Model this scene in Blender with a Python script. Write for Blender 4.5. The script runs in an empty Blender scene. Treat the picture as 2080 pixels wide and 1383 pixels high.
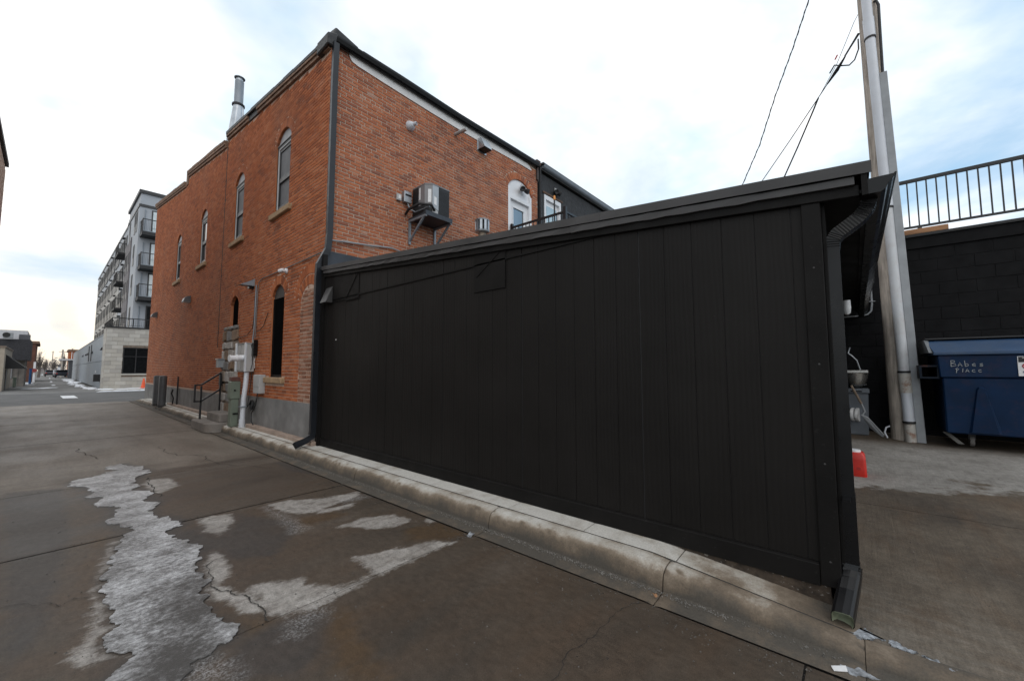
import bpy, bmesh, math, random
import numpy as np
from mathutils import Vector, Matrix
random.seed(7); np.random.seed(7)
R = math.radians
SC = bpy.context.scene
COL = SC.collection

# ------------------------------------------------------------------ camera
CAM_H = 1.47
YAW, PITCH, ROLL, FPX = R(49.42629), R(4.15318), R(-0.05126), 806.05
cam_d = bpy.data.cameras.new("camera"); cam_d.sensor_width = 36.0
cam_d.lens = 36.0 * FPX / 2080.0
cam_d.clip_start = 0.05; cam_d.clip_end = 2000
cam = bpy.data.objects.new("camera", cam_d); COL.objects.link(cam)
_f = Vector((math.sin(YAW)*math.cos(PITCH), math.cos(YAW)*math.cos(PITCH), math.sin(PITCH)))
_r = Vector((math.cos(YAW), -math.sin(YAW), 0)); _u = _r.cross(_f)
_r2 = _r*math.cos(ROLL)+_u*math.sin(ROLL); _u2 = -_r*math.sin(ROLL)+_u*math.cos(ROLL)
_m = Matrix((( _r2.x, _u2.x, -_f.x, 0), (_r2.y, _u2.y, -_f.y, 0), (_r2.z, _u2.z, -_f.z, CAM_H), (0,0,0,1)))
cam.matrix_world = _m
SC.camera = cam

# ------------------------------------------------------------------ world
W = bpy.data.worlds.new("World"); SC.world = W; W.use_nodes = True
nt = W.node_tree; nt.nodes.clear()
def wn(t, **k):
    n = nt.nodes.new(t)
    for a, v in k.items(): setattr(n, a, v)
    return n
def wmath(op, a, b=None, c=None, clamp=False):
    n = wn('ShaderNodeMath', operation=op, use_clamp=clamp)
    for i, v in enumerate((a, b, c)):
        if v is None: continue
        if hasattr(v, 'is_output'): nt.links.new(v, n.inputs[i])
        else: n.inputs[i].default_value = v
    return n.outputs[0]
SUN_EL, SUN_AZ = R(44), R(205)        # azimuth clockwise from +y
sky = wn('ShaderNodeTexSky', sky_type='NISHITA')
sky.sun_disc = False; sky.ozone_density = 2.0; sky.air_density = 0.9; sky.sun_elevation = SUN_EL; sky.sun_rotation = SUN_AZ
tc = wn('ShaderNodeTexCoord'); sep = wn('ShaderNodeSeparateXYZ')
nt.links.new(tc.outputs['Generated'], sep.inputs[0])
X_, Y_, Z_ = sep.outputs
zz = wmath('ADD', wmath('MAXIMUM', Z_, 0.0), 0.16)
cx = wmath('DIVIDE', X_, zz); cy = wmath('DIVIDE', Y_, zz)
cmb = wn('ShaderNodeCombineXYZ'); nt.links.new(cx, cmb.inputs[0]); nt.links.new(cy, cmb.inputs[1])
cmb.inputs[2].default_value = 3.3
clr = wmath('MULTIPLY', wmath('POWER', wmath('MAXIMUM', wmath('ADD', wmath('MULTIPLY', X_, 0.80), wmath('ADD', wmath('MULTIPLY', Y_, -0.27), wmath('MULTIPLY', Z_, 0.52))), 0.0), 4.0), 0.16)
n1 = wn('ShaderNodeTexNoise'); n1.inputs['Scale'].default_value = 0.85; n1.inputs['Detail'].default_value = 7
n1.inputs['Roughness'].default_value = 0.55; n1.inputs['Distortion'].default_value = 0.35
nt.links.new(cmb.outputs[0], n1.inputs['Vector'])
rp = wn('ShaderNodeValToRGB'); rp.color_ramp.elements[0].position = 0.36; rp.color_ramp.elements[1].position = 0.56
rp.color_ramp.elements[0].color = (0.66,)*3+(1,); rp.color_ramp.elements[1].color = (1,)*3+(1,)
nt.links.new(wmath('SUBTRACT', wmath('ADD', n1.outputs['Fac'], 0.03), clr), rp.inputs[0])
# grey streaks inside the cloud deck
n2 = wn('ShaderNodeTexNoise'); n2.inputs['Scale'].default_value = 1.7; n2.inputs['Detail'].default_value = 5
nt.links.new(cmb.outputs[0], n2.inputs['Vector'])
rp2 = wn('ShaderNodeValToRGB'); rp2.color_ramp.elements[0].position = 0.30; rp2.color_ramp.elements[1].position = 0.52
rp2.color_ramp.elements[0].color = (0.52, 0.71, 0.85, 1); rp2.color_ramp.elements[1].color = (1.0, 1.0, 1.0, 1)
nt.links.new(n2.outputs['Fac'], rp2.inputs[0])
# warm low sky towards the far end of the alley
low = wmath('POWER', wmath('SUBTRACT', 1.0, wmath('MAXIMUM', Z_, 0.0)), 6.0)
toY = wmath('POWER', wmath('MAXIMUM', wmath('ADD', wmath('MULTIPLY', Y_, 0.5), 0.5), 0.0), 4.0)
warm = wmath('MULTIPLY', low, toY, clamp=True)
wm = wn('ShaderNodeMix', data_type='RGBA')
nt.links.new(warm, wm.inputs[0]); nt.links.new(rp2.outputs[0], wm.inputs[6]); wm.inputs[7].default_value = (1.0, 0.86, 0.68, 1)
bg_sky = wn('ShaderNodeBackground'); bg_sky.inputs['Strength'].default_value = 0.15
nt.links.new(sky.outputs[0], bg_sky.inputs['Color'])
bg_cl = wn('ShaderNodeBackground'); bg_cl.inputs['Strength'].default_value = 1.28
thin = wmath('MULTIPLY', wmath('MULTIPLY', clr, 7.0), wmath('MULTIPLY', wmath('SUBTRACT', 0.68, n1.outputs['Fac']), 3.2, clamp=True), clamp=True)
wt = wn('ShaderNodeMix', data_type='RGBA'); nt.links.new(thin, wt.inputs[0]); nt.links.new(wm.outputs[2], wt.inputs[6]); wt.inputs[7].default_value = (0.30, 0.60, 0.86, 1)
nt.links.new(wt.outputs[2], bg_cl.inputs['Color'])
mx = wn('ShaderNodeMixShader'); cov = wmath('MAXIMUM', rp.outputs[0], wmath('MULTIPLY', low, 0.9), clamp=True)
nt.links.new(cov, mx.inputs[0]); nt.links.new(bg_sky.outputs[0], mx.inputs[1]); nt.links.new(bg_cl.outputs[0], mx.inputs[2])
ow = wn('ShaderNodeOutputWorld'); nt.links.new(mx.outputs[0], ow.inputs[0])

# ------------------------------------------------------------------ sun, exposure
sd = bpy.data.lights.new("sun", 'SUN'); sd.energy = 0.5; sd.angle = R(60); sd.color = (1.0, 0.95, 0.88)
sun = bpy.data.objects.new("sun", sd); COL.objects.link(sun)
dirv = Vector((math.sin(SUN_AZ)*math.cos(SUN_EL), math.cos(SUN_AZ)*math.cos(SUN_EL), math.sin(SUN_EL)))
sun.rotation_euler = dirv.to_track_quat('Z', 'Y').to_euler(); sun.location = (0, 0, 30)
vs = SC.view_settings
SC.display_settings.display_device = 'sRGB'
vs.view_transform = 'Standard'; vs.look = 'None'; vs.exposure = 0.0; vs.gamma = 1.0; vs.use_curve_mapping = False

# ------------------------------------------------------------------ measuring: a photo point on a real plane
CXP, CYP = 1040.0, 691.5
def ray(px, py):
    return _r2*((px-CXP)/FPX) - _u2*((py-CYP)/FPX) + _f
def P(px, py, X=None, Y=None, Z=None):
    d = ray(px, py); o = Vector((0, 0, CAM_H))
    t = X/d.x if X is not None else (Y/d.y if Y is not None else (Z-CAM_H)/d.z)
    return o + d*t

# ------------------------------------------------------------------ materials
def nd(t, ty, **k):
    n = t.nodes.new(ty)
    for a, v in k.items(): setattr(n, a, v)
    return n
def lk(t, a, b): t.links.new(a, b)
def mth(t, op, a, b=None, clamp=False):
    n = nd(t, 'ShaderNodeMath', operation=op, use_clamp=clamp)
    for i, v in enumerate((a, b)):
        if v is None: continue
        if hasattr(v, 'is_output'): lk(t, v, n.inputs[i])
        else: n.inputs[i].default_value = v
    return n.outputs[0]
def mixc(t, fac, a, b, blend='MIX'):
    n = nd(t, 'ShaderNodeMix', data_type='RGBA', blend_type=blend)
    for i, v in ((0, fac), (6, a), (7, b)):
        if hasattr(v, 'is_output'): lk(t, v, n.inputs[i])
        else: n.inputs[i].default_value = v if i == 0 else (tuple(v)+(1,))[:4]
    return n.outputs[2]
def ramp(t, fac, stops, interp='LINEAR'):
    n = nd(t, 'ShaderNodeValToRGB'); cr = n.color_ramp; cr.interpolation = interp
    while len(cr.elements) < len(stops): cr.elements.new(0.5)
    for e, (p, c) in zip(cr.elements, stops):
        e.position = p; e.color = (c, c, c, 1) if not hasattr(c, '__len__') else (tuple(c)+(1,))[:4]
    lk(t, fac, n.inputs[0]); return n.outputs[0]
def noise(t, vec, scale, detail=4, rough=0.55, dist=0.0):
    n = nd(t, 'ShaderNodeTexNoise')
    n.inputs['Scale'].default_value = scale; n.inputs['Detail'].default_value = detail
    n.inputs['Roughness'].default_value = rough; n.inputs['Distortion'].default_value = dist
    lk(t, vec, n.inputs['Vector']); return n.outputs['Fac']
def mapped(t, vec, sc):
    n = nd(t, 'ShaderNodeMapping'); n.inputs['Scale'].default_value = sc
    lk(t, vec, n.inputs['Vector']); return n.outputs[0]
def bumpn(t, h, strength=0.3, dist=0.01, prev=None):
    n = nd(t, 'ShaderNodeBump'); n.inputs['Strength'].default_value = strength; n.inputs['Distance'].default_value = dist
    lk(t, h, n.inputs['Height'])
    if prev is not None: lk(t, prev, n.inputs['Normal'])
    return n.outputs[0]
def newmat(name):
    m = bpy.data.materials.new(name); m.use_nodes = True; t = m.node_tree
    b = t.nodes['Principled BSDF']; g = nd(t, 'ShaderNodeNewGeometry')
    return m, t, b, g
MATS = {}
def M(name, col, rough=0.6, metal=0.0, var=0.18, vs_=6.0, bump=0.0, bs=80.0, spec=0.5, dirt=0.0, dirtcol=(0.05,0.045,0.04), ds=3.0, stretch=(1,1,1), rust=0.0, spots=0.0):
    if name in MATS: return MATS[name]
    m, t, b, g = newmat(name); pos = mapped(t, g.outputs['Position'], stretch)
    n = noise(t, pos, vs_, 5)
    lo = tuple(c*(1-var) for c in col); hi = tuple(min(1, c*(1+var)) for c in col)
    c = ramp(t, n, [(0.3, lo), (0.7, hi)])
    if dirt:
        d = mth(t, 'MULTIPLY', ramp(t, noise(t, g.outputs['Position'], ds, 6, 0.65), [(0.45, 0.0), (0.75, 1.0)]), dirt)
        c = mixc(t, d, c, dirtcol)
    if spots:
        d = mth(t, 'MULTIPLY', ramp(t, noise(t, g.outputs['Position'], 45, 2, 0.5), [(0.66, 0.0), (0.72, 1.0)]), spots)
        c = mixc(t, d, c, (0.6, 0.58, 0.55))
    if rust:
        d = mth(t, 'MULTIPLY', ramp(t, noise(t, g.outputs['Position'], 7, 6, 0.7), [(0.52, 0.0), (0.64, 1.0)]), rust)
        c = mixc(t, d, c, (0.22, 0.07, 0.02))
    lk(t, c, b.inputs['Base Color'])
    b.inputs['Roughness'].default_value = rough; b.inputs['Metallic'].default_value = metal
    b.inputs['Specular IOR Level'].default_value = spec
    r = ramp(t, noise(t, g.outputs['Position'], vs_*2.3, 3), [(0.2, max(0.02, rough-0.1)), (0.8, min(1, rough+0.1))])
    lk(t, r, b.inputs['Roughness'])
    if bump:
        lk(t, bumpn(t, noise(t, pos, bs, 4, 0.6), bump, 0.01), b.inputs['Normal'])
    MATS[name] = m; return m

def brick_mat(name, per_object, stops, sat=1.0, soot=0.45):
    m, t, b, g = newmat(name)
    if per_object:
        oi = nd(t, 'ShaderNodeObjectInfo'); rnd = oi.outputs['Random']
    else: rnd = g.outputs['Random Per Island']
    pos = g.outputs['Position']
    big = noise(t, pos, 0.9, 4, 0.6)
    f = mth(t, 'ADD', mth(t, 'MULTIPLY', rnd, 0.70), mth(t, 'MULTIPLY', mth(t, 'SUBTRACT', big, 0.5), 0.9))
    f = mth(t, 'ADD', f, 0.11, clamp=True)
    c = ramp(t, f, stops)
    fine = noise(t, pos, 55, 5, 0.7)
    c = mixc(t, 0.55, c, ramp(t, fine, [(0.3, (0.75,)*3), (0.72, (1.25,)*3)]), 'MULTIPLY')
    st = mth(t, 'MULTIPLY', ramp(t, noise(t, mapped(t, pos, (1, 1, 0.55)), 0.55, 6, 0.62), [(0.5, 0.0), (0.72, 1.0)]), soot)
    c = mixc(t, st, c, (0.16, 0.115, 0.09))
    pale = mth(t, 'MULTIPLY', ramp(t, noise(t, pos, 2.1, 5, 0.7), [(0.60, 0.0), (0.74, 1.0)]), 0.35)
    c = mixc(t, pale, c, (0.42, 0.31, 0.25))
    lk(t, c, b.inputs['Base Color']); b.inputs['Roughness'].default_value = 0.88
    b.inputs['Specular IOR Level'].default_value = 0.25
    lk(t, bumpn(t, noise(t, pos, 95, 5, 0.7), 0.6, 0.006), b.inputs['Normal'])
    return m
ST_A = [(0.0, (0.21, 0.068, 0.032)), (0.2, (0.30, 0.090, 0.036)), (0.45, (0.38, 0.114, 0.043)), (0.7, (0.43, 0.137, 0.052)), (0.92, (0.45, 0.17, 0.078)), (1.0, (0.42, 0.25, 0.17))]
ST_R = [(0.0, (0.21, 0.092, 0.062)), (0.18, (0.27, 0.098, 0.058)), (0.42, (0.36, 0.122, 0.062)), (0.66, (0.43, 0.145, 0.066)), (0.86, (0.44, 0.18, 0.10)), (1.0, (0.42, 0.27, 0.21))]
ST_P = [(0.0, (0.14, 0.066, 0.045)), (0.3, (0.26, 0.115, 0.068)), (0.6, (0.35, 0.155, 0.092)), (0.85, (0.36, 0.23, 0.17)), (1.0, (0.46, 0.36, 0.29))]
BR = {}
for key, st, soot in (('alley', ST_A, 0.30), ('rear', ST_R, 0.25), ('infill', ST_P, 0.3)):
    BR[key] = brick_mat('brick_'+key, False, st, soot=soot); BR[key+'_one'] = brick_mat('brick_'+key+'_single', True, st, soot=soot)
MORTAR_R = M('mortar_pale', (0.52, 0.43, 0.35), 0.95, var=0.3, vs_=3, bump=0.5, dirt=0.5, dirtcol=(0.2, 0.15, 0.12))
MORTAR_A = M('mortar_reddish', (0.56, 0.40, 0.31), 0.95, var=0.3, vs_=3, bump=0.5, dirt=0.5, dirtcol=(0.13, 0.08, 0.06))
PARGE = M('grey_parging', (0.19, 0.185, 0.18), 0.92, var=0.25, vs_=2.5, bump=0.35, bs=60, dirt=0.55, dirtcol=(0.09, 0.085, 0.08), ds=1.8)
SANDST = M('tan_sandstone', (0.36, 0.24, 0.135), 0.9, var=0.25, vs_=9, bump=0.4, dirt=0.5, dirtcol=(0.17, 0.13, 0.10))
CORN = M('weathered_cornice', (0.22, 0.135, 0.09), 0.95, var=0.4, vs_=5, bump=0.6, dirt=0.6, dirtcol=(0.10, 0.08, 0.065))
def siding_mat():
    m, t, b, g = newmat('black_wood_siding'); pos = g.outputs['Position']
    oi = nd(t, 'ShaderNodeObjectInfo')
    off = nd(t, 'ShaderNodeVectorMath', operation='ADD'); cm = nd(t, 'ShaderNodeCombineXYZ')
    lk(t, mth(t, 'MULTIPLY', oi.outputs['Random'], 31.0), cm.inputs[2]); lk(t, pos, off.inputs[0]); lk(t, cm.outputs[0], off.inputs[1])
    p2 = mapped(t, off.outputs[0], (6, 6, 0.35))
    gr = noise(t, p2, 3.2, 5, 0.6, 1.2)
    w = nd(t, 'ShaderNodeTexWave', wave_type='BANDS', bands_direction='Y'); w.inputs['Scale'].default_value = 9
    w.inputs['Distortion'].default_value = 14; w.inputs['Detail'].default_value = 3; w.inputs['Detail Scale'].default_value = 0.35
    lk(t, mapped(t, off.outputs[0], (1, 1, 0.12)), w.inputs['Vector'])
    h = mth(t, 'ADD', mth(t, 'MULTIPLY', gr, 0.5), mth(t, 'MULTIPLY', w.outputs['Fac'], 0.5))
    lk(t, bumpn(t, h, 0.34, 0.006), b.inputs['Normal'])
    c = ramp(t, noise(t, pos, 1.3, 5), [(0.3, (0.0090, 0.0080, 0.0073)), (0.75, (0.0140, 0.0126, 0.0116))])
    c = mixc(t, mth(t, 'MULTIPLY', ramp(t, noise(t, pos, 70, 2), [(0.74, 0.0), (0.78, 1.0)]), 0.12), c, (0.25, 0.24, 0.23))
    lk(t, c, b.inputs['Base Color']); b.inputs['Roughness'].default_value = 0.52; b.inputs['Specular IOR Level'].default_value = 0.15
    return m
SIDING = siding_mat()
BTRIM = M('black_painted_trim', (0.0085, 0.0078, 0.0074), 0.55, var=0.25, vs_=3, bump=0.1, bs=40, spec=0.13, spots=0.012)
BMETAL = M('dark_coil_metal', (0.052, 0.050, 0.050), 0.45, metal=0.0, var=0.25, vs_=2.0, spec=0.35, bump=0.06, bs=4)
BGUT = M('black_gutter_enamel', (0.006, 0.006, 0.0065), 0.30, var=0.2, vs_=3, spec=0.3)
BPIPE = M('slate_downspout', (0.013, 0.015, 0.019), 0.33, var=0.15, vs_=4, spec=0.42)
BLOCKP = M('black_painted_block', (0.0088, 0.0088, 0.0096), 0.8, var=0.3, vs_=4, bump=0.5, bs=120, dirt=0.2, dirtcol=(0.017, 0.017, 0.019), spec=.14)
BJOINT = M('black_block_joint', (0.0085, 0.0085, 0.009), 0.9, var=0.2, bump=0.2)
STUCCO = M('black_rough_stucco', (0.028, 0.029, 0.031), 0.8, var=0.35, vs_=9, bump=1.0, bs=14)
WHITE = M('white_paint', (0.76, 0.77, 0.79), 0.45, var=0.05, vs_=3)
PANELW = M('white_board_panel', (0.72, 0.71, 0.70), 0.6, var=0.08, vs_=2, dirt=0.3, dirtcol=(0.4, 0.37, 0.34))
GREYHEAD = M('grey_window_head', (0.36, 0.36, 0.37), 0.6, var=0.12, vs_=4, dirt=0.3)
FRAME = M('dark_window_frame', (0.028, 0.028, 0.030), 0.4, var=0.1)
ALUM = M('white_window_stop', (0.60, 0.61, 0.62), 0.4, var=0.06)
SCREEN = M('grey_window_screen', (0.125, 0.128, 0.135), 0.65, var=0.12, vs_=2.5)
def glass_mat(name, col=(0.012, 0.014, 0.016), rough=0.03):
    m, t, b, g = newmat(name)
    lk(t, ramp(t, noise(t, g.outputs['Position'], 1.2, 2), [(0.3, col), (0.7, tuple(c*1.6 for c in col))]), b.inputs['Base Color'])
    b.inputs['Roughness'].default_value = rough; b.inputs['Specular IOR Level'].default_value = 0.9; b.inputs['IOR'].default_value = 2.0
    lk(t, bumpn(t, noise(t, g.outputs['Position'], 2.2, 2), 0.03, 0.02), b.inputs['Normal'])
    return m
GLASS = glass_mat('window_glass'); GLASSB = glass_mat('pale_blind_glass', (0.30, 0.36, 0.37), 0.08)
BOARD = M('black_board_infill', (0.006, 0.006, 0.006), 0.95, var=0.2, vs_=3, spec=.0)
GALV = M('galvanised_steel', (0.42, 0.45, 0.48), 0.38, metal=0.75, var=0.18, vs_=5, dirt=0.2, dirtcol=(0.2, 0.19, 0.18))
GALVD = M('dull_zinc', (0.24, 0.27, 0.30), 0.5, metal=0.35, var=0.2, vs_=3, dirt=0.15)
ZPAINT = M('grey_painted_steel', (0.30, 0.315, 0.33), 0.5, metal=0.1, var=0.12, vs_=4, dirt=0.2)
CABG = M('grey_cabinet_enamel', (0.40, 0.40, 0.395), 0.5, var=0.1, vs_=3, dirt=0.25, dirtcol=(0.22, 0.2, 0.18))
PVC = M('white_pvc', (0.60, 0.63, 0.68), 0.35, var=0.08, vs_=2, dirt=0.25, dirtcol=(0.38, 0.37, 0.35), stretch=(1, 1, 0.2))
PVCR = M('rust_stained_pvc', (0.52, 0.50, 0.46), 0.45, var=0.1, vs_=3, dirt=0.4, dirtcol=(0.34, 0.30, 0.24), rust=0.75, stretch=(3, 3, 0.4))
GREENP = M('green_pedestal_enamel', (0.145, 0.172, 0.135), 0.5, var=0.12, vs_=4, dirt=0.2)
RUBBER = M('black_rubber', (0.014, 0.014, 0.015), 0.6, var=0.15)
BLACKR = M('black_steel_rail', (0.012, 0.012, 0.013), 0.4, var=0.15, spec=0.5)
BOLL = M('grey_bollard', (0.085, 0.09, 0.095), 0.5, var=0.18, vs_=4, dirt=0.3, dirtcol=(0.05, 0.045, 0.04))
ACG = M('ac_grey_panel', (0.20, 0.195, 0.20), 0.45, var=0.06, vs_=3)
ACL = M('ac_light_panel', (0.36, 0.39, 0.42), 0.45, var=0.06, vs_=3)
ACB = M('ac_black_coil', (0.018, 0.02, 0.022), 0.6, var=0.2, vs_=5)
LABELW = M('white_sticker', (0.72, 0.72, 0.72), 0.5, var=0.1, vs_=40)
POLEW = M('weathered_pole_wood', (0.44, 0.385, 0.33), 0.9, var=0.4, vs_=5, bump=0.7, bs=18, stretch=(6, 6, 0.5), dirt=0.35, dirtcol=(0.10, 0.07, 0.05))
DUMP = M('blue_dumpster_paint', (0.0030, 0.019, 0.058), 0.5, var=0.22, vs_=2.5, dirt=0.35, dirtcol=(0.008, 0.014, 0.024), bump=0.25, bs=6, spec=.2, rust=.05)
DUMPL = M('blue_dumpster_lip', (0.010, 0.042, 0.105), 0.45, var=0.2, vs_=2.5, dirt=0.3, dirtcol=(0.08, 0.09, 0.10))
CHALK = M('white_paint_marker', (0.36, 0.38, 0.39), 0.8, var=0.2, vs_=60)
RED = M('red_plastic', (0.55, 0.022, 0.012), 0.4, var=0.1, vs_=4)
ORANGE = M('orange_cone_plastic', (0.75, 0.10, 0.03), 0.5, var=0.1)
STEEL = M('stainless_steel', (0.50, 0.49, 0.47), 0.25, metal=0.85, var=0.1)
COOLER = M('grey_cooler_plastic', (0.12, 0.135, 0.155), 0.5, var=0.12)
WOODH = M('worn_wood_handle', (0.20, 0.15, 0.11), 0.8, var=0.2, vs_=12)
LUMBER = M('bare_orange_lumber', (0.33, 0.17, 0.085), 0.8, var=0.35, vs_=3, stretch=(1, 0.5, 4), dirt=0.3)
ROOFM = M('dark_roof_membrane', (0.035, 0.035, 0.037), 0.85, var=0.3, vs_=1.5, bump=0.3)
TAR = M('tarred_parapet', (0.018, 0.018, 0.019), 0.6, var=0.4, vs_=7, bump=0.8, bs=12)
NAVY = M('blue_black_flashing', (0.030, 0.037, 0.048), 0.6, var=0.25, vs_=4, bump=0.3, bs=10)
ASPH = M('asphalt', (0.085, 0.084, 0.083), 0.85, var=0.25, vs_=1.2, bump=0.4, bs=150, dirt=0.4, dirtcol=(0.15, 0.145, 0.14), ds=0.4)
GROUND = M('bare_ground', (0.11, 0.105, 0.095), 0.95, var=0.3, vs_=0.3, bump=0.3)
SNOW = M('dirty_snow', (0.72, 0.74, 0.78), 0.75, var=0.1, vs_=6, bump=0.5, bs=20, dirt=0.3, dirtcol=(0.38, 0.37, 0.36))
PAINTW = M('road_paint', (0.66, 0.67, 0.68), 0.7, var=0.1, vs_=6, dirt=0.3, dirtcol=(0.3, 0.3, 0.3))
ROCKM = M('rubble_stone', (0.27, 0.22, 0.175), 0.92, var=0.35, vs_=6, bump=0.7, bs=25, dirt=0.35, dirtcol=(0.14, 0.12, 0.10))
ROCKS = [ROCKM, M('rubble_stone_pale', (0.40, 0.375, 0.35), .92, var=.3, vs_=6, bump=.7, bs=25, dirt=.35), M('rubble_stone_brown', (0.22, 0.15, 0.10), .92, var=.35, vs_=6, bump=.7, bs=25, dirt=.35), M('rubble_stone_grey', (0.20, 0.195, 0.19), .92, var=.3, vs_=6, bump=.7, bs=25)]
RUBM = M('rubble_mortar', (0.21, 0.165, 0.13), 0.95, var=0.3, bump=0.5)

def concrete(name, base, dirtc, sc=1.0, rough=0.85, bumpv=0.35, slabvar=0.12, rustc=(0.17, 0.11, 0.07), rustamt=0.4, trow=False):
    m, t, b, g = newmat(name); pos = g.outputs['Position']
    a = noise(t, pos, 1.1*sc, 6, 0.62); f = noise(t, pos, 45, 4, 0.7)
    c = mixc(t, ramp(t, a, [(0.32, 0.0), (0.68, 1.0)]), dirtc, base)
    c = mixc(t, mth(t, 'MULTIPLY', ramp(t, noise(t, mapped(t, pos, (1, 1, 1)), 0.75*sc, 5, 0.6), [(0.52, 0.0), (0.7, 1.0)]), rustamt), c, rustc)
    c = mixc(t, 0.5, c, ramp(t, f, [(0.3, (0.75,)*3), (0.7, (1.22,)*3)]), 'MULTIPLY')
    oi = nd(t, 'ShaderNodeObjectInfo')
    c = mixc(t, 1.0, c, ramp(t, oi.outputs['Random'], [(0.0, (1-slabvar,)*3), (1.0, (1+slabvar,)*3)]), 'MULTIPLY')
    lk(t, c, b.inputs['Base Color']); b.inputs['Roughness'].default_value = rough
    h = mth(t, 'ADD', mth(t, 'MULTIPLY', noise(t, pos, 130, 3, 0.7), 0.7), mth(t, 'MULTIPLY', noise(t, pos, 18, 4, 0.6), 0.5))
    if trow:
        h = mth(t, 'ADD', h, mth(t, 'MULTIPLY', noise(t, mapped(t, pos, (0.5, 26, 1)), 3.0, 3, 0.6), 0.7))
    lk(t, bumpn(t, h, bumpv, 0.006), b.inputs['Normal'])
    return m
KERBC = None
def kerb_mat():
    m, t, b, g = newmat('kerb_concrete'); pos = g.outputs['Position']
    at = nd(t, 'ShaderNodeAttribute', attribute_name='clean_shade')
    nz = noise(t, mapped(t, pos, (1, 1, 1)), 3.2, 6, 0.66)
    k = mth(t, 'ADD', at.outputs['Fac'], mth(t, 'MULTIPLY', mth(t, 'SUBTRACT', nz, 0.5), 1.35))
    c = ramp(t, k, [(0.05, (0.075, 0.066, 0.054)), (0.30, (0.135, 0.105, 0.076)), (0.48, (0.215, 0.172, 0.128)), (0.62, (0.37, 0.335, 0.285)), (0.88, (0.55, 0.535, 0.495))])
    c = mixc(t, 0.6, c, ramp(t, noise(t, pos, 85, 4, 0.75), [(0.3, (0.62,)*3), (0.7, (1.3,)*3)]), 'MULTIPLY')
    lk(t, c, b.inputs['Base Color']); b.inputs['Roughness'].default_value = 0.88
    h = mth(t, 'ADD', noise(t, pos, 110, 4, 0.75), mth(t, 'MULTIPLY', noise(t, pos, 14, 4, 0.6), 0.6))
    lk(t, bumpn(t, h, 0.55, 0.008), b.inputs['Normal']); return m
KERBC = kerb_mat()
WALKC = concrete('walk_concrete', (0.55, 0.53, 0.49), (0.38, 0.355, 0.32), 1.6, rustamt=0.25, slabvar=0.08)
STEPC = concrete('step_concrete', (0.24, 0.215, 0.195), (0.15, 0.135, 0.12), 1.6, rustamt=0.3)
YARDC = None
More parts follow.
